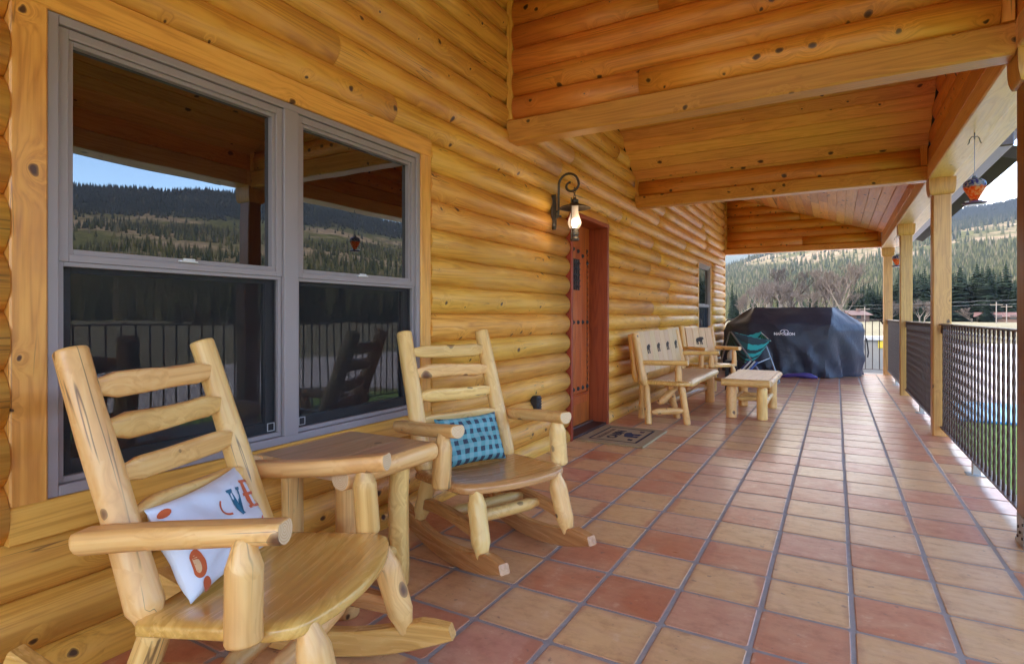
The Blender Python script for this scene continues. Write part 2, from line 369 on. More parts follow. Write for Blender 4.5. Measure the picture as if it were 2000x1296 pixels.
for i in range(-3, 7):
    for j in range(-11, 44):
        x = i*PXT+PXT/2; y = j*PYT+PYT/2
        if y+PYT/2 > 11.62: continue
        d = Vector((x, y, 0))-CP; fw = -math.sin(YAW)*d.x+math.cos(YAW)*d.y; rt = math.cos(YAW)*d.x+math.sin(YAW)*d.y
        vis = fw > .7 and abs(rt/fw) < 1.05 and 1.1425/fw < .70 and not (x < -.8)
        cells.append((not vis, d.length, x, y))
cells.sort(); far_v, far_f = [], []
for k, (nv, dl, x, y) in enumerate(cells):
    me = tms[rnd.randrange(5)]
    M = Matrix.Translation((x+rnd.uniform(-.0015,.0015), y+rnd.uniform(-.0015,.0015), 0)) @ Matrix.Rotation(rnd.uniform(-.004,.004), 4, 'X') @ Matrix.Rotation(rnd.uniform(-.005,.005), 4, 'Y') @ Matrix.Rotation(rnd.choice((0,math.pi))+rnd.uniform(-.006,.006), 4, 'Z')
    if x < -.8:                # cut row at the wall: a narrower tile
        M = Matrix.Translation((-.02+.021, 0, 0)) @ M
    if k < 300: put('tile', me, floor, M)
    else: far_v.append((M, me))
V, F = [], []
for M, me in far_v:
    n = len(V); V += [tuple(M @ q.co) for q in me.vertices]; F += [tuple(i+n for i in q.vertices) for q in me.polygons]
def tile_far_mat():
    m = M_TILE.copy(); m.name = 'terracotta_tile_far'; t = m.node_tree
    g = t.nodes.new('ShaderNodeNewGeometry')
    for n in list(t.nodes):
        if n.type == 'OBJECT_INFO':
            for lk in list(n.outputs['Random'].links): t.links.new(g.outputs['Random Per Island'], lk.to_socket)
    # tiles of one mesh: take each tile's own centre out of the edge stain
    for n in t.nodes:
        if n.type == 'SEPXYZ':
            for lk in list(n.outputs[0].links)+list(n.outputs[1].links): t.links.remove(lk)
    return m
tf = put('tile', mesh('tile', V, F, (tile_far_mat(),)), floor); tf['kind'] = 'stuff'

# ------------------------------------------------------------------ log cabin wall
cabin = empty('log_cabin', Matrix.Translation((-1.2, 3, -.15)), 'honey stained half-log house wall with door and windows along the porch', 'house')
openings = [(-1.077, .925, .461, 2.196), (2.955, 3.945, -.1, 2.107), (8.52, 9.76, .50, 2.16)]
sd_ = 0
for k in range(0, 24):
    z0 = CZ0+k*CH; z1 = z0+CH
    spans = [(YN, 11.33, 0.0, 1.0)]
    for (a, b, c0, c1) in openings:
        new = []
        for (s, e, p, q) in spans:
            if z1 <= c0+.001 or z0 >= c1-.001 or b <= s or a >= e: new.append((s, e, p, q)); continue
            if s < a: new.append((s, a, p, q))
            if e > b: new.append((b, e, p, q))
            if z0 < c0: new.append((a, b, p, (c0-z0)/CH))
            if z1 > c1: new.append((a, b, (c1-z0)/CH, q))
        spans = new
    for (s, e, p, q) in spans:
        cuts = [s]; y = s + (rnd.uniform(1.4, 3.4) if e-s > 3.6 else 99)
        while y < e-1.2: cuts.append(y); y += rnd.uniform(2.4, 4.0)
        cuts.append(e)
        for a, b in zip(cuts, cuts[1:]):
            siding('log', (XW, a+.0012, z0), (XW, b-.0012, z0), (1,0,0), CH, W_LOG, cabin, .055, p, q, seed=sd_ if False else k*1.7+a) ; sd_ += 1
box('wall_light_block', (-1.55, YN, -.5), (-6.5, 11.2, 3.9), M_CORE, cabin)  # solid boxes behind the logs, added to keep light from entering at the back
box('wall_light_block', (-1.0, YN, 2.2), (-1.5, 11.2, 3.85), M_CORE, cabin)
box('wall_light_block', (-1.0, YN, -.5), (-1.5, 2.93, .46), M_CORE, cabin)
box('wall_light_block', (-1.0, 3.97, -.5), (-1.5, 8.5, 2.19), M_CORE, cabin)
box('wall_light_block', (-1.0, .93, .47), (-1.5, 2.93, 2.19), M_CORE, cabin)
box('wall_light_block', (-1.0, 9.78, -.5), (-1.5, 11.2, 2.19), M_CORE, cabin)
box('wall_light_block', (-1.0, YN, .47), (-1.5, -1.08, 2.19), M_CORE, cabin)
board('corner_trim', (-.945, 11.315, -.05), (-.945, 11.315, 3.6), (1,0,0), .05, .06, W_TRIM, cabin)
# window trim boards
board('window_trim', (-.95, -1.029, .577), (-.95, -1.029, 2.088), (1,0,0), .06, .094, W_TRIM, cabin, .005)
board('window_trim', (-.95, .877, .577), (-.95, .877, 2.088), (1,0,0), .058, .094, W_TRIM, cabin, .005)
board('window_trim', (-.95, -1.077, 2.142), (-.95, .925, 2.142), (1,0,0), .06, .106, W_TRIM, cabin, .005)
board('window_trim', (-.95, -1.077, .519), (-.95, .925, .519), (1,0,0), .064, .114, W_TRIM, cabin, .005)
def rect_frame(x0, x1, ya, yb, za, zb, t, tb=None, tt=None):
    tb = tb or t; tt = tt or t
    return join([bx((x0,ya,za),(x1,ya+t,zb)), bx((x0,yb-t,za),(x1,yb,zb)), bx((x0,ya+t,za),(x1,yb-t,za+tb)), bx((x0,ya+t,zb-tt),(x1,yb-t,zb))])
def absmesh(name, vf, mat, parent, bev=.002, org=None):
    org = Vector(org or (0,0,0)); v, f = vf
    o = put(name, mesh(name, [tuple(Vector(q)-org) for q in v], f, (mat,)), parent, Matrix.Translation(org))
    if bev: m = o.modifiers.new('bevel', 'BEVEL'); m.width = bev; m.segments = 2; m.limit_method = 'ANGLE'
    return o
def window(ya, yb, za, zb, mull, label):
    """outer frame ya..yb, za..zb with optional mullion, each light a double-hung pair"""
    org = (-.96, (ya+yb)/2, za)
    fr = absmesh('window', rect_frame(-1.10, -.928, ya, yb, za, zb, .030, .034), M_VINYL, cabin, .003, org)
    fr['label'] = label
    lights = [(ya+.03, yb-.03)]
    if mull:
        absmesh('mullion', bx((-1.09, mull-.037, za+.03), (-.926, mull+.037, zb-.03)), M_VINYL, fr, .003, org)
        lights = [(ya+.03, mull-.037), (mull+.037, yb-.03)]
    zm = za+.735+.03
    for i, (a, b) in enumerate(lights):
        a += .001; b -= .001
        absmesh('sash', join([rect_frame(-1.05, -.940, a, b, zm-.028, zb-.032, .030, .024, .030), rect_frame(-1.05, -.950, a+.0301, b-.0301, zm-.004, zb-.0621, .016, .018, .016)]), M_VINYL, fr, .002, org)
        absmesh('pane', bx((-.985, a+.044, zm+.010), (-.975, b-.044, zb-.076)), M_PANE, fr, 0, org)
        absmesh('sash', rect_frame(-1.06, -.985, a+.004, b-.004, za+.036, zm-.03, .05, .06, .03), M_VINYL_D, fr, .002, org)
        absmesh('pane', bx((-1.01, a+.05, za+.09), (-1.0, b-.05, zm-.055)), M_PANE, fr, 0, org)
        absmesh('screen_frame', rect_frame(-.972, -.946, a+.002, b-.002, za+.036, zm-.0285, .016, .018, .014), M_VINYL, fr, .001, org)
        absmesh('screen', bx((-.962, a+.018, za+.054), (-.9615, b-.018, zm-.043)), M_SCREEN, fr, 0, org)
        yt = b-.045 if (i == 0 and mull) else a+.045
        absmesh('screen_tab', rect_frame(-.9605, -.957, yt-.018, yt+.018, za+.062, za+.098, .003), M_TAB, fr, 0, org)
        ym = (a+b)/2
        absmesh('sash_lock', join([bx((-.952, ym-.035, zm+.001), (-.936, ym+.035, zm+.008)), bx((-.948, ym-.02, zm+.008), (-.94, ym+.026, zm+.016))]), M_WHITE, fr, .003, org)
    return fr
window(-.981, .828, .577, 2.087, -.0765, 'wide taupe double window with insect screens below')
window(8.60, 9.68, .577, 2.087, None, 'narrow taupe window far along the wall')
for (a, b) in ((8.52, 8.598), (9.682, 9.76)):
    board('window_trim', (-.95, (a+b)/2, .577), (-.95, (a+b)/2, 2.088), (1,0,0), .06, b-a, W_TRIM, cabin, .005)
board('window_trim', (-.95, 8.52, 2.124), (-.95, 9.76, 2.124), (1,0,0), .06, .071, W_TRIM, cabin, .005)
board('window_trim', (-.95, 8.52, .538), (-.95, 9.76, .538), (1,0,0), .06, .076, W_TRIM, cabin, .005)
# door and its frame
board('door_frame', (-1.08, 2.978, -.004), (-1.08, 2.978, 2.062), (1,0,0), .36, .040, W_JAMB, cabin, .004)
board('door_frame', (-1.08, 3.922, -.004), (-1.08, 3.922, 2.062), (1,0,0), .36, .040, W_JAMB, cabin, .004)
board('door_frame', (-1.08, 2.957, 2.084), (-1.08, 3.943, 2.084), (1,0,0), .362, .042, W_JAMB, cabin, .004)
box('threshold', (-1.16, 3.0, -.005), (-.915, 3.90, .022), M_IRON, cabin, .006)
box('threshold', (-1.09, 3.002, .0221), (-1.06, 3.898, .034), M_STEEL, cabin, .003)
door = put('door', mesh('door', *bx((-.025, -.448, -1.02), (.02, .448, 1.02)), (W_DOOR,)), cabin, Matrix.Translation((-1.13, 3.45, 1.05)))
door['label'] = 'red-brown carved plank door with iron grille and studs'
XD = -1.11
for i in range(5):
    ya = 3.09+i*.144; zt = 1.86-.9*abs(ya+.07-3.45)**2
    board('door_plank', (XD-.002+.006, ya+.072, .36), (XD-.002+.006, ya+.072, zt), (1,0,0), .014, .142, W_DOOR, door, .004)
for i in range(7):
    for z_ in (.40, 1.075, 1.81):
        y_ = 3.09+.06+i*.1+.0; y_ = 3.45+(i-3)*.12
        zz = z_-(.9*(y_-3.45)**2 if z_ > 1.5 else 0)
        put('door_stud', mesh('door_stud', *lathe([(.023,0),(.021,.008),(.012,.018),(.0,.021)], 8), (M_BLACK,), smooth=True), door, frame_m((XD+.010, y_, zz), (1,0,0)))
gp = []
for i in range(4): y_ = 3.40+i*.045*1.1; gp.append(tube([(XD+.03, y_+.0, 1.40), (XD+.03, y_, 1.71)], .010, 6))
for i in range(5): z_ = 1.44+i*.058; gp.append(tube([(XD+.03, 3.375, z_), (XD+.03, 3.575, z_)], .009, 6))
absmesh('door_grille', join(gp), M_BLACK, door, 0, (XD, 3.47, 1.55))
for y_ in (3.06, 3.84):        # rope moulding: a twisted strand
    pts = [(XD+.010+.006*math.cos(a*.9), y_+.007*math.sin(a*.9), .35+a*.0085) for a in range(0, 172)]
    absmesh('rope_moulding', tube(pts, .008, 6), W_DOOR, door, 0, (XD, y_, .35)); absmesh('groove_shade_strip', bx((XD+.0, y_-.022, .35), (XD+.004, y_+.022, 1.84)), M_BURN_SHADE, door, 0, (XD, y_, 1))  # flat dark strip behind the rope paints the shade of a recess
absmesh('rope_moulding', tube([(XD+.010+.006*math.cos(a*.9), 3.06+a*.0085, .34+.007*math.sin(a*.9)) for a in range(0, 92)], .007, 6), W_DOOR, door, 0, (XD, 3.06, .34))
absmesh('door_rail', bx((XD-.003, 3.05, .24), (XD+.012, 3.85, .32)), W_DOOR, door, .004, (XD, 3.45, .28))
absmesh('door_handle', join([tube([(XD+.01, 3.12, 1.12), (XD+.05, 3.12, 1.10), (XD+.055, 3.12, .98), (XD+.01, 3.12, .95)], .009, 8), bx((XD+.001, 3.095, .9), (XD+.012, 3.145, 1.22))]), M_IRON, door, .002, (XD, 3.12, 1.05))

# ------------------------------------------------------------------ porch roof: beams, boards, log cladding
roof = empty('porch_roof', Matrix.Translation((.5, 3, 2.45)), 'timber porch roof with boarded ceilings, cross beams and half-log gables', 'roof')
def sid_x(name, x0, x1, y, z, face, mat, clip1=1, h=CH):
    if x1-x0 < .05: return
    # runs along X, bulges toward -Y (face=-1) or +Y
    if face < 0: p0, p1 = (x1, y, z), (x0, y, z)
    else: p0, p1 = (x0, y, z), (x1, y, z)
    return siding(name, p0, p1, Vector((0, face, 0)), h, mat, roof, .048, 0, clip1, seed=z*3+y, pw=.62)
def cross_beam(ys, zb, zt, x0=-.93, x1=1.95):
    return board('beam', (x0, (ys[0]+ys[1])/2, (zb+zt)/2), (x1, (ys[0]+ys[1])/2, (zb+zt)/2), (0,1,0), ys[1]-ys[0], zt-zb, W_BEAM, roof, .012, 4)
cross_beam(YB1, 2.425, 2.585); cross_beam(YB2, 2.445, 2.585); cross_beam(YE, 2.47, 2.592)
# log cladding over beam 1 (seen from below in front), beam 2, end gable
for (y, zb, top, cl) in ((1.868, 2.5855, 3.75, 'a'), (11.33, 2.5925, 3.72, 'c')):
    k = 0; z = zb
    while z < top:
        xm = min(1.893, -.668+(3.647-(z+CH*.55))/.343)
        xm = min(1.893, -.668+(3.647-z)/.343); cutx = [-.88, xm] if (k % 3 or xm < .8) else [-.88, rnd.uniform(.0, .8), xm]
        for a, b in zip(cutx, cutx[1:]): sid_x('log', a+.001, b-.001, y, z, -1, W_CLAD)
        z += CH; k += 1
    board('corner_trim', (-.905, y-.012, zb+.001), (-.905, y-.012, 3.70), (0,1,0), .05, .048, W_TRIM, roof)
    board('corner_trim', (1.922, y-.012, zb+.001), (1.922, y-.012, 2.76), (0,1,0), .05, .052, W_TRIM, roof)
    box('cladding_back', (-.93, y+.031, zb), (1.95, y+.09, 2.76), M_CORE, roof)
    v = [(-.93,y+.031,2.76),(1.95,y+.031,2.76),(-.93,y+.031,3.74),(-.93,y+.09,2.76),(1.95,y+.09,2.76),(-.93,y+.09,3.74)]
    absmesh('cladding_back', (v, [(0,1,2),(5,4,3),(0,3,4,1),(1,4,5,2),(2,5,3,0)]), M_CORE, roof, 0, (0,y,3))
sid_x('log', -.88, 1.89, 4.945, 2.5855, -1, W_CLAD)
sid_x('log', -.88, 1.89, 1.955, 2.5855, 1, W_CLAD)
board('corner_trim', (-.905, 4.93, 2.586), (-.905, 4.93, 2.775), (0,1,0), .05, .048, W_TRIM, roof)
board('corner_trim', (1.92, 4.93, 2.586), (1.92, 4.93, 2.775), (0,1,0), .05, .055, W_TRIM, roof)
# far side of beam 2: cladding up to the ceiling of the far bay
k = 0; z = 2.5855
while z < 3.7:
    xm = min(1.94, -.668+(3.647-z)/.343); sid_x('log', -.92, xm, 5.035, z, 1, W_CLAD); z += CH
# header beam along the posts
for (a, b) in ((YN, 1.80), (1.801, 4.92), (4.921, 8.05), (8.051, 11.47)):
    board('header_beam', (2.045, a, 2.52), (2.045, b, 2.52), (1,0,0), .19, .15, W_HEAD, roof, .008, 3)
    board('header_beam', (2.02, a, 2.672), (2.02, b, 2.672), (1,0,0), .13, .15, W_BEAM, roof, .006, 3)
board('soffit_board', (2.225, YN, 2.487), (2.225, 11.5, 2.487), (0,0,1), .02, .165, W_HEAD, roof, .003, 4)
# ceilings: mono-slope bays, boards run along the porch
def plank(p0, p1, nrm, wdt, mat, par=None):
    return board('ceiling_board', p0, p1, nrm, .02, wdt, mat, roof, .0055, 2)
nrm = Vector((.343, 0, 1)).normalized(); slope = math.hypot(1, .343)
PW = .14
nb = int(2.98*slope/PW)+1
for (a, b) in ((YN, 1.85), (5.02, 11.33)):
    for i in range(nb):
        s = (i+.5)*PW/slope; x = 1.99-s; z = ceil_z(x)+.012
        cut = [a, b] if b-a < 5 and False else [a, a+rnd.uniform(1.6, b-a-1.2), b]
        for p, q in zip(cut, cut[1:]):
            plank((x, p+.0008, z), (x, q-.0008, z), nrm, PW-.0015, W_CEIL)
    v = [(-1.3,a-.1,ceil_z(-1.3)+.03),(2.62,a-.1,ceil_z(2.62)+.03),(2.62,b+.12,ceil_z(2.62)+.03),(-1.3,b+.12,ceil_z(-1.3)+.03)]
    absmesh('roof_light_block', (v+[(p[0],p[1],p[2]+.12) for p in v], [(0,1,2,3)[::-1],(4,5,6,7),(0,1,5,4),(1,2,6,5),(2,3,7,6),(3,0,4,7)]), M_CORE, roof, 0)  # unseen slab over the boards, added to stop light leaking through the gaps
# entry gable: boards run across the porch
for sgn, ya in ((1, 1.99), (-1, 4.915)):
    nr = Vector((0, -RS*sgn, 1)).normalized(); k = math.hypot(1, RS); n_ = int(1.46*k/PW)+1
    for i in range(-1, n_):
        s = (i+.5)*PW/k; y = ya+sgn*s; z = RZ0+RS*s+.014
        plank((-.925, y, z), (1.955, y, z), nr, PW-.0015, W_CEIL)
    v = [(-1.3, ya-sgn*.02, RZ0-RS*.02+.035), (2.62, ya-sgn*.02, RZ0-RS*.02+.035), (2.62, 3.4525, RZ0+RS*1.4625+.035), (-1.3, 3.4525, RZ0+RS*1.4625+.035)]
    absmesh('roof_light_block', (v+[(p[0],p[1],p[2]+.12) for p in v], [(0,1,2,3),(7,6,5,4),(0,1,5,4),(1,2,6,5),(2,3,7,6),(3,0,4,7)]), M_CORE, roof, 0)  # same added light-blocking slab, hidden above the gable boards
# gable end over the header, log clad inside
z = 2.75; k = 0
while z < 3.85:
    zt = z+CH*.5; s = (zt-RZ0)/RS
    a, b = max(1.99, 1.99+s), min(4.915, 4.915-s)
    if b-a > .1:
        o = siding('log', (1.975, a, z), (1.975, b, z), (-1,0,0), CH, W_CLAD, roof, .03, seed=z)
    z += CH
absmesh('gable_back', ([(2.01,1.99,2.74),(2.01,4.92,2.74),(2.01,3.45,3.95),(2.07,1.99,2.74),(2.07,4.92,2.74),(2.07,3.45,3.95)], [(0,1,2),(5,4,3),(0,3,4,1),(1,4,5,2),(2,5,3,0)]), W_CLAD, roof, 0, (2,3.4,3))
# eave fascia and gutter outside
for (a, b) in ((YN, .9), (4.11, 11.6)):
    box('gutter', (2.31, a, 2.50), (2.42, b, 2.625), M_GUTTER, roof, .012)
box('roof_fascia', (2.42, 4.12, 2.62), (2.5, 11.6, 2.70), M_GUTTER, roof)

# ------------------------------------------------------------------ posts with corbelled caps
def post_cap_mesh(hw, hz):
    """capital: squared block whose flanks roll in like a log end, four-sided"""
    prof = []
    for i in range(9):
        t = i/8; prof.append((hw*(.735+.265*math.sin(t*math.pi/2)**.8), hz*(1-math.cos(t*math.pi/2))*.75))
    prof.append((hw, hz))
    prof[0] = (hw*.72, 0)
    v = []; f = []
    for (a, z) in prof: v += [(-a,-a,z),(a,-a,z),(a,a,z),(-a,a,z)]
    for i in range(len(prof)-1):
        for k in range(4): f.append((i*4+k, i*4+(k+1)%4, (i+1)*4+(k+1)%4, (i+1)*4+k))
    f.append((3,2,1,0)); n = (len(prof)-1)*4; f.append((n,n+1,n+2,n+3))
    return mesh('cap', v, f, (W_POST,))
posts = [(-1.35, 'brown square porch post behind the camera, before the near rocking chair', W_POST), (1.850, 'dark reddish square post at the right edge, nearest of the porch posts', W_POSTR), (4.885, 'square timber post beside the larger glass feeder, second porch post', W_POST), (8.02, 'slim looking timber post between the long railing panels, third porch post', W_POST), (11.30, 'farthest timber post where the end railing meets the side railing', W_POST)]
pw_ = .146
capm = post_cap_mesh(.104, .159)
for y, lb, mt in posts:
    t = empty('porch_post', Matrix.Translation((2.058, y+pw_/2, 0)), lb, 'post', 'square posts holding up the porch roof')
    a, c = pw_/2, .010
    prof = [(-a,-a+c),(-a+c,-a),(a-c,-a),(a,-a+c),(a,a-c),(a-c,a),(-a+c,a),(-a,a-c)]
    put('shaft', mesh('shaft', *prism(prof, 2.286, 4), (mt,)), t, Matrix.Translation((2.058, y+pw_/2, .0035)))
    put('cap', capm, t, Matrix.Translation((2.058, y+pw_/2, 2.286)))
    if y != 1.850: continue
    pl = put('post_base', mesh('post_base', *join([bx((-a-.004,-a-.004,0),(a+.004,a+.004,.018)), bx((-a-.005,-a-.005,.018),(-a-.001,a*.6,.15)), bx((-a-.005,-a-.0055,.018),(a*.4,-a-.001,.15))]), (M_STEEL,)), t, Matrix.Translation((2.058, y+pw_/2, .001)))
    for (q, r_) in ((-.04,.05),(.03,.09),(-.05,.12),(.04,.04),(0,.07)):
        put('bolt', mesh('bolt', *lathe([(.008,0),(.007,.005),(0,.006)], 6), (M_IRON,)), pl, frame_m((2.058-a-.005, y+pw_/2+q-.02, r_), (-1,0,0)))

# ------------------------------------------------------------------ railings with twisted pickets
def picket_mesh(h, s=.0080, n=36):
    v = []; f = []
    for k in range(n+1):
        z = h*k/n; a0 = 0 if k < 2 or k > n-2 else (k-1)*math.pi/6*.98
        for q in range(8):
            a = a0+q*math.pi/4; rr = s*(1.0 if q % 2 else 1.16); v.append((rr*math.cos(a), rr*math.sin(a), z))
    for k in range(n):
        for q in range(8): f.append((k*8+q, k*8+(q+1)%8, (k+1)*8+(q+1)%8, (k+1)*8+q))
    return mesh('picket', v, f, (M_RAIL,))
pkt = picket_mesh(.955)
pkt2 = mesh('picket', *prism([(-.007,-.007),(.007,-.007),(.007,.007),(-.007,.007)], .955), (M_RAIL,))
rails = []
def railing(p0, p1, n, label, me, feet=()):
    p0 = Vector(p0); p1 = Vector(p1); d = p1-p0; u = d.normalized(); side = Vector((-u.y, u.x, 0))
    t = empty('railing', Matrix.Translation(p0), label, 'railing', 'brown iron railing panels between the posts')
    rb = [(-.021,-.004),(.021,-.004),(.021,.004),(.012,.010),(-.012,.010),(-.021,.004)]
    put('top_rail', mesh('top_rail', *prism([(y, -x) for x, y in rb][::1], d.length), (M_RAIL,)), t, frame_m(p0+Vector((0,0,1.058)), d, (0,0,1)))
    put('bottom_rail', mesh('bottom_rail', *prism([(-.006,-.019),(.006,-.019),(.006,.019),(-.006,.019)], d.length), (M_RAIL,)), t, frame_m(p0+Vector((0,0,.092)), d, (0,0,1)))
    for k in range(n):
        q = p0+d*((k+.5)/n)
        put('picket', me, t, Matrix.Translation((q.x, q.y, .098)))
    for e_ in (p0, p1):
        s_ = 1 if e_ is p0 else -1; q = e_+u*s_*.004
        put('bracket', mesh('bracket', *tube([q+Vector((0,0,.98)), q+u*s_*.014+Vector((0,0,1.02)), q+u*s_*.05+Vector((0,0,1.052))], .014, 6), (M_IRON,)), t)
    for fr_ in feet:
        q = p0+d*fr_
        put('foot', mesh('foot', *join([bx((q.x-.022, q.y-.03, .004), (q.x+.022, q.y+.03, .086)), bx((q.x-.06, q.y-.05, .0015), (q.x+.05, q.y+.05, .008))]), (M_STEEL,)), t)
XR = 2.06
railing((XR, -1.175, 0), (XR, 1.848, 0), 26, 'iron railing panel nearest the camera, before the reddish post', pkt, (.5,))
railing((XR, 1.998, 0), (XR, 4.883, 0), 25, 'iron railing with twisted bars right of the second post, lawn behind it', pkt, (.485,))
railing((XR, 5.033, 0), (XR, 8.017, 0), 26, 'iron railing with twisted bars between the second and third posts', pkt, (.45,))
railing((XR, 8.168, 0), (XR, 11.297, 0), 27, 'iron railing with twisted bars between the third and farthest posts', pkt2, (.42,))
railing((-.93, 11.40, 0), (1.983, 11.40, 0), 25, 'plain iron end railing behind the covered grill', pkt2)
railing((-4.2, -5.18, 0), (-4.2, -5.17, 0), 0, '', pkt2) if False else None

# ------------------------------------------------------------------ rocking chairs
def rect_sweep(path, wy, hz0, nose=0):
    """rectangle (wy across local Y, hz in the XZ plane) along points (x,z)"""
    v = []; f = []; n = len(path); c = .006
    for i, (x, z) in enumerate(path):
        a = path[max(i-1,0)]; b = path[min(i+1,n-1)]; tx, tz = b[0]-a[0], b[1]-a[1]; l = math.hypot(tx, tz); nx, nz_ = -tz/l, tx/l; hz = hz0*(1-(.5*max(0, (i-(n-1-nose))/nose)**1.3 if nose else 0))
        for (q, r_) in ((-wy/2+c,0),(wy/2-c,0),(wy/2,c),(wy/2,hz-c),(wy/2-c,hz),(-wy/2+c,hz),(-wy/2,hz-c),(-wy/2,c)):
            v.append((x+nx*r_, q, z+nz_*r_))
    for i in range(n-1):
        for k in range(8): f.append((i*8+k, i*8+(k+1)%8, (i+1)*8+(k+1)%8, (i+1)*8+k))
    f.append(tuple(range(7,-1,-1))); f.append(tuple((n-1)*8+k for k in range(8)))
    return v, f
def slab(outline_f, outline_r, yw, z_front, z_rear, th, nx=14, ny=22, scoop=.0, edge=.010):
    """seat plank: x from outline_r(t) to outline_f(t), t=-1..1 across Y"""
    v = []; f = []
    def zt(x, xf, xr): return z_rear+(z_front-z_rear)*(x-xr)/(xf-xr)
    for lay in (0, 1):
        for j in range(ny+1):
            t = -1+2*j/ny
            for i in range(nx+1):
                s = i/nx; xr, xf = outline_r(t), outline_f(t); x = xr+(xf-xr)*s; y = t*yw
                e = min(s, 1-s)*(xf-xr); e2 = (1-abs(t))*yw; r_ = max(0, 1-min(e, e2)/.035)
                z = zt(x, xf, xr)
                if lay == 0: z -= edge*r_**2; z -= scoop*max(0, 1-((s-.45)/.5)**2)*max(0, 1-(t/.9)**2)
                else: z -= th-edge*.8*r_**2
                v.append((x, y, z))
    N = (nx+1)*(ny+1); id_ = lambda l, j, i: l*N+j*(nx+1)+i
    for j in range(ny):
        for i in range(nx):
            f.append((id_(0,j,i), id_(0,j,i+1), id_(0,j+1,i+1), id_(0,j+1,i)))
            f.append((id_(1,j,i), id_(1,j+1,i), id_(1,j+1,i+1), id_(1,j,i+1)))
    for j in range(ny):
        f.append((id_(0,j,0), id_(0,j+1,0), id_(1,j+1,0), id_(1,j,0))); f.append((id_(0,j+1,nx), id_(0,j,nx), id_(1,j,nx), id_(1,j+1,nx)))
    for i in range(nx):
        f.append((id_(0,0,i+1), id_(0,0,i), id_(1,0,i), id_(1,0,i+1))); f.append((id_(0,ny,i), id_(0,ny,i+1), id_(1,ny,i+1), id_(1,ny,i)))
    return v, f
def smooth_by_angle(o):
    m = o.modifiers.new('bevel', 'BEVEL'); m.width = .006; m.segments = 2; m.limit_method = 'ANGLE'; m.angle_limit = R(50)
    o.data.polygons.foreach_set('use_smooth', [True]*len(o.data.polygons))
    return o
def rocking_chair(x, y, th, label, seed, seatmat, rockmat):
    M = Matrix.Translation((x, y, 0)) @ Matrix.Rotation(th, 4, 'Z')
    t = empty('rocking_chair', M, label, 'rocking chair', 'peeled log rocking chairs on the porch')
    S = lambda k: seed*10+k
    RZ = Matrix.Rotation(R(90), 4, 'X')
    # seat: grain runs across the chair, so local Z is the chair's Y
    def of(q): a = abs(q); return .215+.075*(1-a**2.2) - (.05*max(0,(a-.86)/.14)**2)
    def orr(q): a = abs(q); return -.222+.03*max(0,(a-.85)/.15)**2
    v, f = slab(of, orr, .312, .404, .384, .047, scoop=.014)
    Rm = Matrix.Rotation(R(-90), 4, 'X')
    v2 = [Rm @ Vector(q) for q in v]
    smooth_by_angle(put('seat', mesh('seat', v2, f, (seatmat,)), t, M @ Rm.inverted()))
    for s in (-1, 1):
        log('back_post', (-.198, s*.256, .345), (-.452, s*.245, 1.052), .046, t, CED, M, (.05, 0), .040, S(1+s), 16, up=(1,0,0))
        log('armrest', (-.322, s*.338, .590), (.212, s*.312, .640), .037, t, CED, M, (0, 0), .036, S(5+s), 16, flat=.62)
        log('arm_support', (.128, s*.345, .383), (.118, s*.326, .622), .043, t, CED, M, (0, .07), .042, S(9+s), 16, up=(1,0,0))
        log('leg', (.305, s*.246, .100), (.222, s*.232, .385), .042, t, CED, M, (.07, .075), .043, S(13+s), 16, up=(1,0,0))
        log('leg', (-.285, s*.240, .098), (-.195, s*.225, .368), .040, t, CED, M, (.06, .06), .040, S(17+s), 14, up=(1,0,0))
        rp_ = [(xx, .40*(xx+.02)**2+.002) for xx in [(-.66+1.13*i/26) for i in range(27)]]
        v, f = rect_sweep(rp_, .048, .084, 2)
        Ry = Matrix.Rotation(R(90), 4, 'Y')
        o = put('rocker', mesh('rocker', [Ry.inverted() @ Vector(q) for q in v], f, (rockmat,)), t, M @ Matrix.Translation((0, s*.246, 0)) @ Ry)
        v, f = rect_sweep([(-.285+.55*i/8, .165+.022*math.sin(math.pi*i/8)) for i in range(9)], .04, .055)
        put('stretcher', mesh('stretcher', [Ry.inverted() @ Vector(q) for q in v], f, (W_ROCK,)), t, M @ Matrix.Translation((0, s*.236, 0)) @ Ry)
    for (xx, zz) in ((.10, .205), (-.03, .205)):
        log('stretcher', (xx, -.232, zz), (xx, .232, zz), .030, t, CED, M, (.07, .07), .030, S(21+xx), 12)
    for k, fr_ in enumerate((.855, .700, .535, .365)):
        xx = -.198-.254*fr_+.012; zz = .345+.707*fr_
        log('slat', (xx, -.232, zz), (xx, .232, zz), .036, t, CED, M, (.075, .075), .036, S(30+k), 14, bump=2.4, flat=.45, up=(1,0,0))
    return t, M
rc1, M1 = rocking_chair(-.249, -.675, .347, 'near rocking chair holding the white lettered pillow, cut by the photo\'s lower left', 1, W_SEAT, W_SEAT)
rc2, M2 = rocking_chair(-.303, .598, -.417, 'rocking chair with the teal checked pillow, between side table and door', 2, W_SEAT2, W_SEAT2)

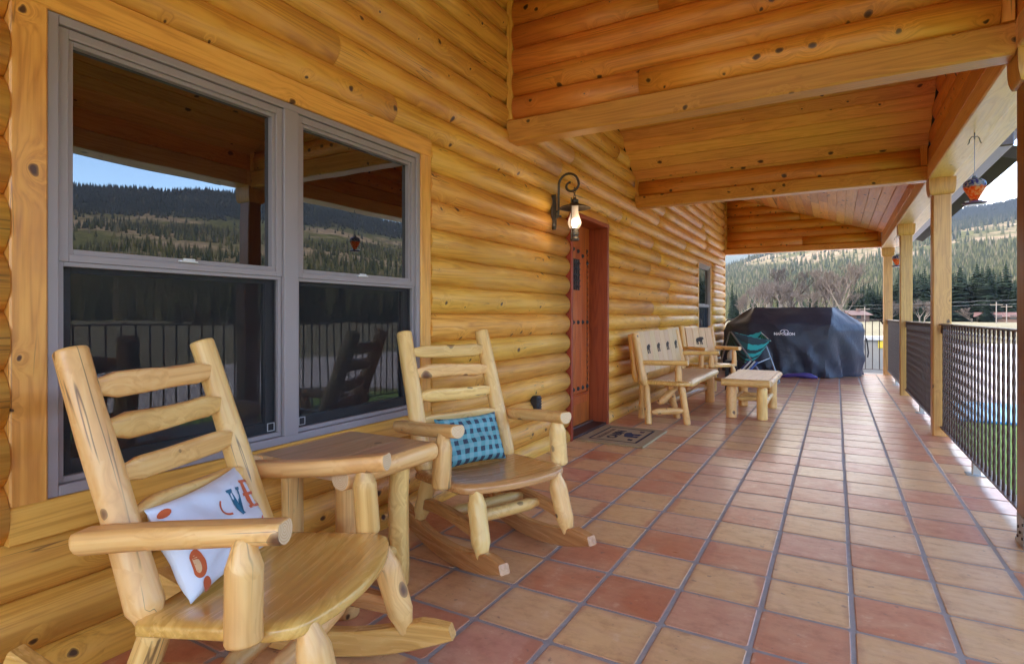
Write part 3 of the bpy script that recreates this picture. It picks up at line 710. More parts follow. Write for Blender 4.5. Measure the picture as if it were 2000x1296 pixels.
# pillows
def pillow_fn(wd, ht, th, seed):   # plump, with pinched corners
    def P(s, t):        # s,t in -1..1
        pin = 1-.07*(1-abs(t)**2)*0
        x = wd/2*s*(1-.07*(1-t*t)*abs(s)**3); y = ht/2*t*(1-.09*(1-s*s)*abs(t)**3)
        z = th*((1-s**4)*(1-t**4))**.55
        z += .014*mnoise.noise(Vector((s*2.4+seed, t*2.4, 0)))*(1-s*s)*(1-t*t)**.5*2
        return x, y, z
    return P
def pillow(label, M, wd, ht, th, seed, mat):
    P = pillow_fn(wd, ht, th, seed); n = 26; v = []; f = []
    for sgn in (1, -1):
        for j in range(n+1):
            for i in range(n+1):
                x, y, z = P(-1+2*i/n, -1+2*j/n); v.append((x, y, sgn*max(z, .0015)))
    N = (n+1)**2
    for j in range(n):
        for i in range(n):
            a = j*(n+1)+i; f.append((a, a+1, a+n+2, a+n+1)); f.append((N+a, N+a+n+1, N+a+n+2, N+a+1))
    for i in range(n):
        for (a, b) in ((i, i+1), (n*(n+1)+i+1, n*(n+1)+i)): f.append((a, N+a, N+b, b))
        for (a, b) in (((i+1)*(n+1), i*(n+1)), (i*(n+1)+n, (i+1)*(n+1)+n)): f.append((a, N+a, N+b, b))
    o = put('pillow', mesh('pillow', v, f, (mat,), smooth=True), None, M)
    tag(o, label, 'pillow'); return o, P
def plaid():
    m = NT('teal_buffalo_check'); v = m.n('ShaderNodeTexCoord').outputs['Object']; s = m.n('ShaderNodeSeparateXYZ', {0: v})
    def st(a, o): return m.math('GREATER_THAN', m.math('FRACT', m.math('ADD', m.math('DIVIDE', a, .047), o)), .5)
    a, b = st(s.outputs[0], 10.2), st(s.outputs[1], 10.1)
    nn = m.noise(v, 260, 2)
    c = m.mix(m.math('MULTIPLY', m.math('ADD', a, b), .5), (.22,.43,.46,1), (.012,.30,.32,1))
    c = m.mix(m.math('MULTIPLY', a, b), c, (.018,.022,.05,1))
    c = m.mix(m.math('MULTIPLY', m.math('SUBTRACT', nn, .3), .5), c, (.35,.45,.5,1))
    m.l(c, m.b.inputs['Base Color']); m.b.inputs['Roughness'].default_value = .85; m.bump(m.noise(v, 420, 2), .25, .002)
    return m.m
def cloth(name, col, rough=.85):
    m = NT(name); v = m.n('ShaderNodeTexCoord').outputs['Object']
    m.l(m.mix(m.noise(v, 9, 3), c4([x*.93 for x in col]), c4(col)), m.b.inputs['Base Color'])
    m.b.inputs['Roughness'].default_value = rough; m.b.inputs['Sheen Weight'].default_value = .2; m.bump(m.noise(v, 60, 4), .25, .004); return m.m
def chair_frame(Mc, c, right, n):
    z = Vector(n).normalized(); x = Vector(right); x = (x-z*x.dot(z)).normalized(); y = z.cross(x)
    F_ = Matrix((x, y, z)).transposed().to_4x4(); F_.translation = Vector(c); return Mc @ F_
PM2 = chair_frame(M2, (-.170, -.006, .502), (.004, .37, .004), (.913, 0, .407))
pillow('teal, navy and pale blue checked pillow leaning in the farther rocking chair', PM2, .375, .255, .06, 3, plaid())
PM1 = chair_frame(M1, (-.185, -.033, .515), (-.01, .3484, .012), (.883, 0, .4695))
M_WPIL = cloth('white_canvas', (.70,.72,.78))
pil1, P1 = pillow('white pillow with teal and orange lettering on the nearest rocking chair', PM1, .375, .275, .06, 8, M_WPIL)
def print_on(name, me, col, cx, cy, rot, parent, PMx, wd, ht, Pf, sc_=1.0):
    """flat print draped on the pillow's front"""
    bm = bmesh.new(); bm.from_mesh(me); bmesh.ops.triangulate(bm, faces=bm.faces)
    for _ in range(2): bmesh.ops.subdivide_edges(bm, edges=[e for e in bm.edges if e.calc_length() > .008], cuts=1)
    ca, sa = math.cos(rot), math.sin(rot)
    for v_ in bm.verts:
        x, y = v_.co.x*sc_, v_.co.y*sc_; X_, Y_ = cx+ca*x-sa*y, cy+sa*x+ca*y
        s_, t_ = max(-.99, min(.99, 2*X_/wd)), max(-.99, min(.99, 2*Y_/ht))
        v_.co = (X_, Y_, Pf(s_, t_)[2]+.0012+(v_.co.z > 0)*.0004)
    m2 = bpy.data.meshes.new(name); bm.to_mesh(m2); bm.free(); m2.materials.clear(); m2.materials.append(cloth(name+'_print', col))
    put(name, m2, parent, PMx)
def blob(pts): return mesh('motif', [(x, y, 0) for x, y in pts], [tuple(range(len(pts)))])
def arc_band(r0, r1, a0, a1, n=14):
    v = [(r0*math.cos(a0+(a1-a0)*i/n), r0*math.sin(a0+(a1-a0)*i/n), 0) for i in range(n+1)]+[(r1*math.cos(a0+(a1-a0)*i/n), r1*math.sin(a0+(a1-a0)*i/n), 0) for i in range(n+1)]
    return mesh('motif', v, [(i, i+1, n+2+i, n+1+i) for i in range(n)])
A_ = (.375, .275)
def serif(ch, size):
    # slab letters drawn as strokes: V, E, I
    w_, h = size*.62, size; s = size*.16; q = []
    def quad(a, b, wd_):
        a = Vector(a+(0,)); b = Vector(b+(0,)); d = (b-a).normalized(); n_ = Vector((-d.y, d.x, 0))*wd_/2
        q.append(([a-n_, b-n_, b+n_, a+n_], [(0,1,2,3)]))
    if ch == 'V': quad((-w_*.42, h/2), (0, -h/2), s*1.2); quad((w_*.42, h/2), (0, -h/2), s*.8); quad((-w_*.66, h/2), (-w_*.18, h/2), s*.7); quad((w_*.18, h/2), (w_*.66, h/2), s*.7)
    if ch == 'E': quad((-w_*.2, h/2), (-w_*.2, -h/2), s*1.2); [quad((-w_*.5, yy), (w_*.5, yy), s*.7) for yy in (h/2, 0, -h/2)]; quad((w_*.5, h/2), (w_*.5, h*.3), s*.5); quad((w_*.5, -h/2), (w_*.5, -h*.3), s*.5)
    if ch == 'I': quad((0, h/2), (0, -h/2), s*1.2); [quad((-w_*.4, yy), (w_*.4, yy), s*.7) for yy in (h/2, -h/2)]
    if ch == 'L': quad((-w_*.2, h/2), (-w_*.2, -h/2), s*1.2); quad((-w_*.5, -h/2), (w_*.5, -h/2), s*.7); quad((-w_*.5, h/2), (.1*w_, h/2), s*.7); quad((w_*.5, -h/2), (w_*.5, -h*.3), s*.5)
    V_, F_ = join(q); return mesh('motif', V_, F_)
TEAL, ORNG, PEACH, RUST = (.02,.13,.22), (.62,.12,.035), (.72,.42,.20), (.55,.10,.02)
pr1 = lambda nm, me, col, x, y, r_: print_on(nm, me, col, x, y, r_, pil1, PM1, A_[0], A_[1], P1)
pr1('letter', serif('V', .080), TEAL, .058, .035, -.12)
pr1('letter', serif('E', .086), ORNG, .130, .042, -.15)
pr1('letter', serif('I', .085), PEACH, -.012, -.065, 0.0)
pr1('motif', arc_band(.030, .037, R(150), R(265)), ORNG, .022, .046, 0)
def capsule(w_, h_): return blob([(w_*math.cos(a*math.pi/10), h_*math.sin(a*math.pi/10)+(h_*.6 if 0 < a < 10 else -h_*.6 if a > 10 else 0)) for a in range(20)])
pr1('motif', capsule(.016, .024), RUST, -.152, -.055, -.15)
pr1('motif', capsule(.007, .015), PEACH, -.156, -.055, -.15)
pr1('motif', blob([(.012*math.cos(a/2), .02*math.sin(a/2)) for a in range(13)]), RUST, -.145, -.115, .2)
pr1('motif', blob([(.010*math.cos(a/2), .013*math.sin(a/2)) for a in range(13)]), RUST, -.165, .012, .2)
pr1('motif', blob([(.016*math.cos(a/2), .011*math.sin(a/2)) for a in range(13)]), RUST, -.165, .105, .2)
pr1('motif', blob([(.010*math.cos(a/2), .007*math.sin(a/2)) for a in range(13)]), TEAL, .112, -.052, .2)
pr1('motif', blob([(.006*math.cos(a/2), .006*math.sin(a/2)) for a in range(13)]), ORNG, .128, -.046, .2)

# ------------------------------------------------------------------ side table
st = empty('side_table', Matrix.Translation((-.59, -.07, 0)), 'square log side table standing between the two rocking chairs below the window', 'table')
for i in range(4):
    xa = -.79+.03; 
w4 = .46/3
for i in range(3):
    x = -.805+w4*(i+.5)
    board('top_board', (x, -.33, .568), (x, .19, .568), (0,0,1), .046, w4-.0002, W_TABLE, st, .0012)
log('edge_log', (-.355, -.335, .557), (-.355, .195, .557), .044, st, CED, None, (0,0), .043, 3.3, 16, flat=.80)
log('edge_log', (-.815, -.335, .557), (-.815, .195, .557), .042, st, CED, None, (0,0), .042, 4.3, 16, flat=.80)
for (x, y) in ((-.432, .072), (-.74, .085), (-.432, -.225), (-.74, -.225)):
    log('leg', (x, y, .002), (x, y, .545), .044, st, CED, None, (0, .02), .043, None, 16, up=(1,0,0))
log('stretcher', (-.74, -.21, .16), (-.74, .07, .16), .027, st, CED, None, (.05,.05))
log('stretcher', (-.432, -.21, .16), (-.432, .07, .16), .027, st, CED, None, (.05,.05))

# ------------------------------------------------------------------ wall lantern (lit)
LX, LY = -.72, 2.61
lan = empty('wall_lantern', Matrix.Translation((-.925, LY, 1.9)), 'weathered bronze wall lantern with lit frosted chimney hanging from a scroll arm', 'lantern')
pv = []
for i, (z, hw) in enumerate(((1.875, .004), (1.905, .030), (1.93, .034), (2.14, .034), (2.165, .026), (2.178, .004))):
    pv += [(-.925, LY-hw, z), (-.905, LY-hw, z), (-.893, LY-hw*.45, z), (-.893, LY+hw*.45, z), (-.905, LY+hw, z), (-.925, LY+hw, z)]
pf = [(i*6+k, i*6+(k+1)%6, (i+1)*6+(k+1)%6, (i+1)*6+k) for i in range(5) for k in range(6)]+[(5,4,3,2,1,0),(30,31,32,33,34,35)]
absmesh('back_plate', (pv, pf), M_BRONZE, lan, .001, (-.92, LY, 2.03))
absmesh('plate_beading', join([tube([(-.898, LY-.031, 1.93+i*.0115), (-.888, LY-.031, 1.93+i*.0115)], .0045, 6) for i in range(18)]), M_BRONZE, lan, 0, (-.9, LY-.03, 2.03))
apts = [(-.885, LY, 1.975), (-.872, LY, 2.0), (-.868, LY, 2.06), (-.868, LY, 2.16)]
for i in range(1, 13):
    a = math.pi-math.pi*i/12; apts.append((-.775+.093*math.cos(a), LY, 2.24+.100*math.sin(a)))
for i in range(1, 16):
    a = -math.pi*2*.72*i/15; r_ = .072*(1-.62*i/15); apts.append((-.682-.072+.0+(.072-0)*0+r_*math.cos(a)+0*i, LY, 2.24+r_*math.sin(a)*.9+.0))
absmesh('scroll_arm', tube(apts, .0095, 8, rad=[.0105]*(len(apts)-6)+[.010,.0095,.009,.009,.011,.013]), M_BRONZE, lan, 0, (-.8, LY, 2.2))
absmesh('arm_nut', join([tube([(-.868, LY, 1.985), (-.845, LY, 1.985)], .011, 8), tube([(-.893, LY, 2.03), (-.868, LY, 2.03)], .008, 8)]), M_BRONZE, lan, 0, (-.87, LY, 2))
absmesh('chain', join([tube([(LX+.010*math.cos(a*math.pi/5)*(1 if q % 2 else 0), LY+.010*math.cos(a*math.pi/5)*(0 if q % 2 else 1), 2.205-q*.022+.014*math.sin(a*math.pi/5)) for a in range(11)], .003, 5, False) for q in range(4)]), M_BRONZE, lan, 0, (LX, LY, 2.17))
absmesh('lantern_top', lathe([(0,2.135),(.012,2.133),(.016,2.118),(.030,2.115),(.031,2.105),(.024,2.102),(.027,2.085),(.040,2.082),(.041,2.076),(.036,2.072)], 20, LX, LY), M_BRONZE, lan, 0, (LX, LY, 2.1)).data.polygons.foreach_set('use_smooth', [True]*180)
absmesh('shade', lathe([(.034,2.080),(.060,2.072),(.105,2.058),(.134,2.044),(.136,2.041),(.133,2.040),(.104,2.052),(.060,2.064),(.034,2.070)], 32, LX, LY), M_BRONZE, lan, 0, (LX, LY, 2.06)).data.polygons.foreach_set('use_smooth', [True]*256)
mg = NT('frosted_chimney'); mg.b.inputs['Base Color'].default_value = (.9,.82,.74,1); mg.b.inputs['Roughness'].default_value = .35
mg.b.inputs['Transmission Weight'].default_value = .75; mg.b.inputs['IOR'].default_value = 1.25
mg.b.inputs['Emission Color'].default_value = (1,.72,.48,1); mg.b.inputs['Emission Strength'].default_value = .015
gl = absmesh('chimney', lathe([(.026,1.868),(.044,1.882),(.055,1.908),(.056,1.925),(.048,1.955),(.036,1.985),(.031,2.02),(.031,2.062)], 28, LX, LY), mg.m, lan, 0, (LX, LY, 1.95))
gl.data.polygons.foreach_set('use_smooth', [True]*len(gl.data.polygons))
me_ = NT('lamp_bulb'); me_.b.inputs['Emission Color'].default_value = (1,.80,.58,1); me_.b.inputs['Emission Strength'].default_value = .9
bu = absmesh('bulb', lathe([(.0,1.875),(.014,1.885),(.023,1.915),(.021,1.938),(.010,1.952),(0,1.956)], 16, LX, LY), me_.m, lan, 0, (LX, LY, 1.92))
absmesh('burner', lathe([(0,1.768),(.036,1.770),(.040,1.785),(.037,1.792),(.030,1.800),(.031,1.815),(.037,1.818),(.037,1.840),(.030,1.844),(.030,1.868),(.024,1.876),(0,1.876)], 24, LX, LY), M_BRONZE, lan, 0, (LX, LY, 1.8))
for (dx, dy) in ((-.012, -.040), (.012, .040)):
    absmesh('cage_rod', tube([(LX+dx, LY+dy, 1.78), (LX+dx, LY+dy, 2.125)], .0055, 6), M_BRONZE, lan, 0, (LX, LY, 1.95))
lp = bpy.data.lights.new('lantern_light', 'POINT'); lp.energy = .3; lp.color = (1, .72, .42); lp.shadow_soft_size = .05
lpo = bpy.data.objects.new('lantern_light', lp); C.objects.link(lpo); lpo.parent = lan; lpo.matrix_local = WM[lan.name].inverted() @ Matrix.Translation((LX+.07, LY-.03, 1.93))

# outlet cover on the wall
ob = empty('outlet_cover', Matrix.Translation((-.925, 2.27, .36)), 'small black weatherproof outlet cover on the log wall behind the armrest', 'outlet')
absmesh('cover_box', bx((-.945, 2.235, .37), (-.875, 2.305, .50)), M_BLACK, ob, .012, (-.9, 2.27, .43))
absmesh('cover_ribs', join([bx((-.876, 2.242, .385+i*.022), (-.869, 2.298, .395+i*.022)) for i in range(5)]), M_BLACK, ob, .002, (-.87, 2.27, .43))

# ------------------------------------------------------------------ doormat
MM = Matrix.Translation((-.578, 3.405, .0035)) @ Matrix.Rotation(R(90), 4, 'Z')     # local X = world Y, local Y = -world X
def coir(name, col):
    m = NT(name); v = m.n('ShaderNodeTexCoord').outputs['Object']; q = m.noise(v, 140, 4, .7)
    m.l(m.mix(q, c4([x*.55 for x in col]), c4([min(1, x*1.4) for x in col])), m.b.inputs['Base Color']); m.b.inputs['Roughness'].default_value = .95; m.bump(q, 1.0, .006); return m.m
mat_ = empty('doormat', Matrix.Translation((-.58, 3.4, 0)), 'tan coir doormat lettered CABIN with a dark bear, before the red-brown door', 'doormat')
MT = Matrix.Rotation(R(90), 4, 'Z')
def matbox(name, x0, x1, y0, y1, z0, z1, col, bev=.003):
    o = absmesh(name, bx((x0, y0, z0), (x1, y1, z1)), col, mat_, bev, ((x0+x1)/2, (y0+y1)/2, z0)); return o
M_COIR, M_MATB = coir('coir', (.40,.27,.13)), coir('dark_coir', (.03,.02,.025))
matbox('mat_body', -.885, -.27, 3.005, 3.805, .001, .016, M_COIR, .005)
matbox('mat_edge', -.265, -.252, 3.0, 3.81, .001, .020, coir('mat_edge', (.44,.32,.17)), .004)
for nm, a in (('mat_border', (-.80,-.785,3.11,3.71)), ('mat_border', (-.365,-.345,3.11,3.71)), ('mat_border', (-.784,-.366,3.11,3.122)), ('mat_border', (-.784,-.366,3.698,3.71))):
    matbox(nm, a[0], a[1], a[2], a[3], .0161, .0185, M_MATB, 0)
def lay(name, me, x, y, rot, mat, parent, z=.0172, sc_=1.0, zs=1.0):
    me.materials.clear(); me.materials.append(mat)
    put(name, me, parent, Matrix.Translation((x, y, z)) @ Matrix.Rotation(rot, 4, 'Z') @ Matrix.Diagonal((sc_, sc_, zs, 1)))
lay('lettering', textmesh('CABIN', .125, .0012, .003), -.625, 3.40, R(90), M_MATB, mat_)
lay('lettering', textmesh('WELCOME TO OUR', .05, .0012, .001), -.725, 3.40, R(90), coir('brown_coir', (.16,.09,.05)), mat_)
BEAR = [(0,.42),(.03,.55),(.10,.64),(.24,.68),(.38,.70),(.50,.76),(.60,.78),(.70,.74),(.78,.76),(.81,.80),(.84,.77),(.90,.72),(.98,.62),(1.0,.57),(.97,.53),(.90,.53),(.84,.48),(.78,.42),(.76,.30),(.80,.12),(.84,.03),(.80,0),(.72,0),(.70,.06),(.66,.24),(.62,.30),(.60,.16),(.63,.05),(.60,.01),(.52,.01),(.51,.08),(.50,.28),(.38,.32),(.30,.30),(.28,.20),(.33,.10),(.34,.02),(.30,-.01),(.22,0),(.21,.08),(.16,.20),(.13,.26),(.12,.14),(.16,.04),(.13,0),(.05,0),(.04,.08),(.03,.24)]
def bearmesh(s=1, th=.003):
    pts = [((x-.5)*s, (y-.38)*s) for x, y in BEAR][::-1]
    a = sum(pts[i][0]*pts[(i+1)%len(pts)][1]-pts[(i+1)%len(pts)][0]*pts[i][1] for i in range(len(pts)))
    if a < 0: pts = pts[::-1]
    v, f = prism(pts, th); me = mesh('bear', v, f)
    bm = bmesh.new(); bm.from_mesh(me); bmesh.ops.triangulate(bm, faces=[q for q in bm.faces if len(q.verts) > 4]); bm.to_mesh(me); bm.free(); return me
lay('bear_figure', bearmesh(.20), -.485, 3.42, R(90), coir('navy_coir', (.03,.025,.06)), mat_, .0162)
lay('paw_mark', bearmesh(.06), -.44, 3.22, R(90), M_MATB, mat_, .0162); lay('paw_mark', bearmesh(.06), -.44, 3.6, R(90), coir('brown_coir2', (.12,.06,.05)), mat_, .0162)

# ------------------------------------------------------------------ log bench with carved bears
bn = empty('log_bench', Matrix.Translation((-.45, 5.0, 0)), 'long log bench against the wall, four carved bears on its plank back', 'bench')
seat_v, seat_f = slab(lambda q: -.16+.0*q, lambda q: -.60, .80, .452, .445, .045, 8, 20)
o = smooth_by_angle(put('seat', mesh('seat', [Matrix.Rotation(R(-90),4,'X') @ Vector(q) for q in seat_v], seat_f, (W_TABLE,)), bn, Matrix.Translation((0, 5.22, 0)) @ Matrix.Rotation(R(90),4,'X')))
v, f = slab(lambda q: -.13-.08*abs(q)**3, lambda q: -.66, .105, .452, .452, .05, 12, 8)
smooth_by_angle(put('end_seat', mesh('end_seat', v, f, (W_SEAT,)), bn, Matrix.Translation((0, 4.305, 0))))
log('front_rail', (-.17, 4.40, .405), (-.17, 6.02, .405), .033, bn, CED, None, (.05,.05))
for (xb, yb, zb, xt, yt, zt, r_) in ((-.52,4.10,.002,-.58,4.22,.42,.036), (-.17,4.30,.002,-.22,4.26,.42,.036), (-.71,4.46,.002,-.66,4.36,.42,.036), (-.36,4.66,.002,-.40,4.45,.42,.036), (-.27,6.08,.002,-.25,5.92,.40,.060), (-.62,6.05,.002,-.62,5.9,.42,.045)):
    log('leg', (xb, yb, zb), (xt, yt, zt), r_, bn, CED, None, (0, .06), r_, up=(1,0,0))
log('stretcher', (-.50, 4.13, .13), (-.20, 4.27, .15), .036, bn, CED, None, (.06,.06))
log('twisted_brace', (-.50, 4.36, .20), (-.34, 4.52, .34), .045, bn, CED, None, (.05,.05), .03, None, 12, None, 4.0)
log('stretcher', (-.45, 4.55, .19), (-.30, 5.98, .20), .034, bn, (W_ROCK, M_END), None, (.06,.06))
for y in (4.20, 6.0):
    log('back_post', (-.60, y, .40), (-.70, y, .955), .046, bn, CED, None, (.05, 0), .042, up=(1,0,0))
    log('armrest', (-.66, y+.01, .645), (-.14, y+.01, .660), .034, bn, CED, None, (0,0), .033, None, 14, .6)
    log('arm_support', (-.235, y+.01, .46), (-.24, y+.01, .635), .036, bn, CED, None, (0,.05), .033, up=(1,0,0))
log('back_post', (-.70, 4.24, .42), (-.76, 4.24, .94), .036, bn, (W_TRIM, M_END), None, (.05, 0), .036, up=(1,0,0))
log('back_rail', (-.655, 4.22, .555), (-.655, 5.98, .555), .026, bn, CED, None, (.05,.05), .026, None, 10)
log('back_rail', (-.715, 4.22, .88), (-.715, 5.98, .88), .026, bn, CED, None, (.05,.05), .026, None, 10)
lean = Vector((-.10, 0, .555)).normalized(); nb_ = Vector((.555, 0, .10)).normalized()
for i in range(8):
    y = 4.365+i*.2085
    bd = board('back_board', Vector((-.612, y, .50))+lean*.02, Vector((-.612, y, .50))+lean*.47, nb_, .022, .204, W_BOARD, bn, .004)
    if i in (1, 3, 5, 7):
        Mb = Matrix((Vector((0,1,0)), lean, nb_)).transposed().to_4x4(); Mb.translation = Vector((-.612, y-.03, .50))+lean*.27+nb_*.0105
        me = bearmesh(.135, .0025); me.materials.append(M_BURN_SHADE); put('carved_bear', me, bd, Mb)

# log chair with one carved bear, angled toward the camera
lcM = Matrix.Translation((-.40, 6.86, 0)) @ Matrix.Rotation(R(-38), 4, 'Z')
lc = empty('log_chair', lcM, 'log armchair with one dark carved bear, beyond the long bench', 'chair')
v, f = slab(lambda q: .25-.05*abs(q)**3, lambda q: -.23, .27, .452, .440, .048)
smooth_by_angle(put('seat', mesh('seat', v, f, (W_SEAT,)), lc, lcM))
for s in (-1, 1):
    log('back_post', (-.20, s*.27, .40), (-.32, s*.27, .985), .042, lc, CED, lcM, (.05,0), .038, up=(1,0,0))
    log('armrest', (-.27, s*.30, .665), (.25, s*.30, .675), .034, lc, CED, lcM, (0,0), .033, None, 14, .6)
    log('arm_support', (.14, s*.30, .41), (.14, s*.30, .65), .035, lc, CED, lcM, (0,.05), .033, up=(1,0,0))
    log('leg', (.22, s*.25, .002), (.18, s*.23, .42), .037, lc, CED, lcM, (0,.06), .036, up=(1,0,0))
    log('leg', (-.22, s*.25, .002), (-.18, s*.23, .42), .037, lc, CED, lcM, (0,.06), .036, up=(1,0,0))
    log('stretcher', (-.2, s*.24, .19), (.2, s*.24, .19), .028, lc, (W_ROCK, M_END), lcM, (.06,.06))
ln = Vector((-.12, 0, .585)).normalized(); nn_ = Vector((.585, 0, .12)).normalized()
rot3 = lcM.to_3x3()
for i in range(4):
    y = -.18+i*.12
    bd = board('back_board', lcM @ (Vector((-.195, y, .52))+ln*.02), lcM @ (Vector((-.195, y, .52))+ln*.45), rot3 @ nn_, .022, .117, W_BOARD, lc, .003)
    if i == 2:
        Mb = Matrix((rot3 @ Vector((0,1,0)), rot3 @ ln, rot3 @ nn_)).transposed().to_4x4(); Mb.translation = lcM @ (Vector((-.195, y-.06, .52))+ln*.25+nn_*.0105)
        me = bearmesh(.15, .0025); me.materials.append(M_BURN_SHADE); put('carved_bear', me, bd, Mb)

# coffee table
ct = empty('coffee_table', Matrix.Translation((.33, 5.5, 0)), 'low log coffee table standing free before the bench', 'table')
for i in range(4):
    x = .10+.115*(i+.5)
    board('top_board', (x, 4.86, .427), (x, 6.09, .427), (0,0,1), .042, .1148, W_TABLE, ct, .0012)
log('end_log', (.075, 4.875, .405), (.575, 4.875, .405), .042, ct, CED, None, (0,0), .042, None, 16, .9)
log('end_log', (.075, 6.075, .405), (.575, 6.075, .405), .042, ct, CED, None, (0,0), .042, None, 16, .9)
log('edge_log', (.572, 4.88, .408), (.572, 6.08, .408), .032, ct, CED, None, (0,0), .032, None, 14, .9)
for (x, y) in ((.165, 4.98), (.485, 4.98), (.165, 5.93), (.50, 5.93)):
    log('leg', (x, y, .002), (x, y, .40), .056, ct, CED, None, (0, .07), .055, None, 16, up=(1,0,0))
log('stretcher', (.165, 5.0, .17), (.165, 5.92, .17), .032, ct, CED, None, (.06,.06)); log('stretcher', (.49, 5.0, .17), (.49, 5.92, .17), .032, ct, CED, None, (.06,.06))
for q in (5.25, 5.4, 5.55, 5.7): log('shelf_pole', (.17, q, .185), (.49, q, .185), .022, ct, CED, None, (.03,.03))

# ------------------------------------------------------------------ covered grill
def grill():
    t = empty('covered_grill', Matrix.Translation((.4, 10.5, 0)), 'large barbecue grill under a dark navy fitted cover at the porch end', 'grill')
    rings = [  # z, plan outline: left-back, left-front, front middle, front right, right corner, right-back
        (.012, [(-.80,11.15),(-.78,10.35),(-.25,9.98),(.40,9.90),(1.02,10.02),(1.60,10.70),(1.55,11.2)]),
        (.45, [(-.80,11.15),(-.80,10.30),(-.25,9.96),(.40,9.93),(1.04,10.00),(1.63,10.66),(1.58,11.2)]),
        (.86, [(-.78,11.15),(-.78,10.28),(-.28,9.96),(.40,9.96),(1.08,10.00),(1.66,10.66),(1.60,11.2)]),
        (.985, [(-.74,11.12),(-.72,10.32),(-.28,10.02),(.40,10.00),(1.09,10.03),(1.60,10.66),(1.56,11.16)]),
        (1.15, [(-.45,11.05),(-.46,10.42),(-.24,10.16),(.40,10.14),(1.12,10.16),(1.36,10.62),(1.34,11.05)]),
        (1.300, [(-.26,10.95),(-.26,10.42),(-.20,10.32),(.40,10.30),(1.13,10.32),(1.15,10.60),(1.13,10.95)])]
    NP = 84; v = []; f = []; zs = []
    for i in range(len(rings)-1):
        n = (9, 9, 4, 5, 4)[i]
        for k in range(n): zs.append((i, k/n))
    zs.append((len(rings)-2, 1.0))
    def outline(pl):
        m_ = len(pl)-1; out = []
        for k in range(NP):
            u = k/(NP-1)*m_; i = min(int(u), m_-1); w_ = u-i; a, b = pl[i], pl[i+1]; out.append((a[0]+(b[0]-a[0])*w_, a[1]+(b[1]-a[1])*w_))
        return out
    for (i, w_) in zs:
        A, B = outline(rings[i][1]), outline(rings[i+1][1]); z = rings[i][0]+(rings[i+1][0]-rings[i][0])*w_
        for k in range(NP):
            x = A[k][0]+(B[k][0]-A[k][0])*w_; y = A[k][1]+(B[k][1]-A[k][1])*w_
            u = k/(NP-1)*6; dr = max(0, min(1, (.9-z)/.9))
            fold = (.038*math.sin(u*9.5+1.3*math.sin(z*5+u))+.026*math.sin(u*17+z*7+2))*dr*(.35+.65*abs(math.sin(u*1.7+.6)))*1.25
            diag = .045*(1-abs(math.sin(u*2.3+z*3.4)))**2*1.0+.03*(1-abs(math.sin(u*1.9-z*2.9+1)))**3*math.exp(-((z-.5)/.3)**2)
            fold += diag+.016*mnoise.noise(Vector((x*4, y*4, z*4)))
            sag = .018*math.sin(u*5.2+1)*(z > .95)
            dx, dy = x-.4, y-10.75; l_ = math.hypot(dx, dy)
            v.append((x+dx/l_*fold, y+dy/l_*fold, max(.008, z-sag*(1-w_ if i == 4 else 1)-(.012*mnoise.noise(Vector((x*3, y*3, 5))) if z > .9 else 0))))
    n = len(zs)
    for i in range(n-1):
        for k in range(NP-1): f.append((i*NP+k, i*NP+k+1, (i+1)*NP+k+1, (i+1)*NP+k))
        f.append((i*NP+NP-1, i*NP, (i+1)*NP, (i+1)*NP+NP-1))
    f.append(tuple((n-1)*NP+k for k in range(NP)))
    m = NT('navy_cover'); q = m.n('ShaderNodeTexCoord').outputs['Object']
    m.l(m.mix(m.noise(q, 3, 4), (.014,.015,.028,1), (.028,.032,.058,1)), m.b.inputs['Base Color']); m.b.inputs['Roughness'].default_value = .5
    m.b.inputs['Sheen Weight'].default_value = .2; m.b.inputs['Coat Weight'].default_value = .08; m.b.inputs['Coat Roughness'].default_value = .4
    m.bump(m.noise(q, 9, 5, .6), .35, .03)
    o = put('cover', mesh('cover', v, f, (m.m,), smooth=True), t); o.data.set_sharp_from_angle(angle=R(28))
    mb = plain('grill_body', (.03,.03,.032), .4)
    pp = lambda nm, a, b: box(nm, a, b, mb, t, .01)
    pp('grill_cabinet', (-.45, 10.35, .09), (1.05, 10.9, .90)); pp('grill_lid', (-.12, 10.45, .901), (1.0, 10.85, 1.19))
    for (x, y) in ((-.4,10.4),(1.0,10.4),(-.4,10.85),(1.0,10.85)):
        put('caster', mesh('caster', *lathe([(0,-.015),(.038,-.015),(.042,0),(.038,.015),(0,.015)], 16), (M_BLACK,)), t, frame_m((x, y, .045), (1,0,0)))
    # seams and strap
    ml = plain('cover_logo', (.75,.70,.72), .6)
    from mathutils.bvhtree import BVHTree
    bv = BVHTree.FromPolygons([Vector(q) for q in v], f)
    fx = Matrix.Translation((.35, 9.5, .80)) @ Matrix.Rotation(R(90), 4, 'X')
    def drape(me):
        bm = bmesh.new(); bm.from_mesh(me); bmesh.ops.triangulate(bm, faces=bm.faces)
        for v2 in bm.verts:
            wp = fx @ Vector((v2.co.x, v2.co.y, 0)); h_ = bv.ray_cast(wp, Vector((0, 1, 0)))
            if h_[0]: v2.co.z = -(h_[0].y-9.5)+.004+(.003 if v2.co.z > 0 else 0)
        bm.to_mesh(me); bm.free(); me.materials.clear(); me.materials.append(ml); put('logo', me, o, fx)
    drape(textmesh('NAPOLEON', .066, .004, .003))
    v_, f_ = join([([(.075*math.cos(a0)*r_, .035+.05*math.sin(a0)*r_, z_) for a0 in [math.pi*i/12 for i in range(13)] for r_ in (1, .82) for z_ in (0, .004)], [(i*4, i*4+4, i*4+6, i*4+2) for i in range(12)]+[(i*4+1, i*4+3, i*4+7, i*4+5) for i in range(12)]), bx((-.012,.036,0),(.012,.060,.004))])
    drape(mesh('logo', v_, f_))
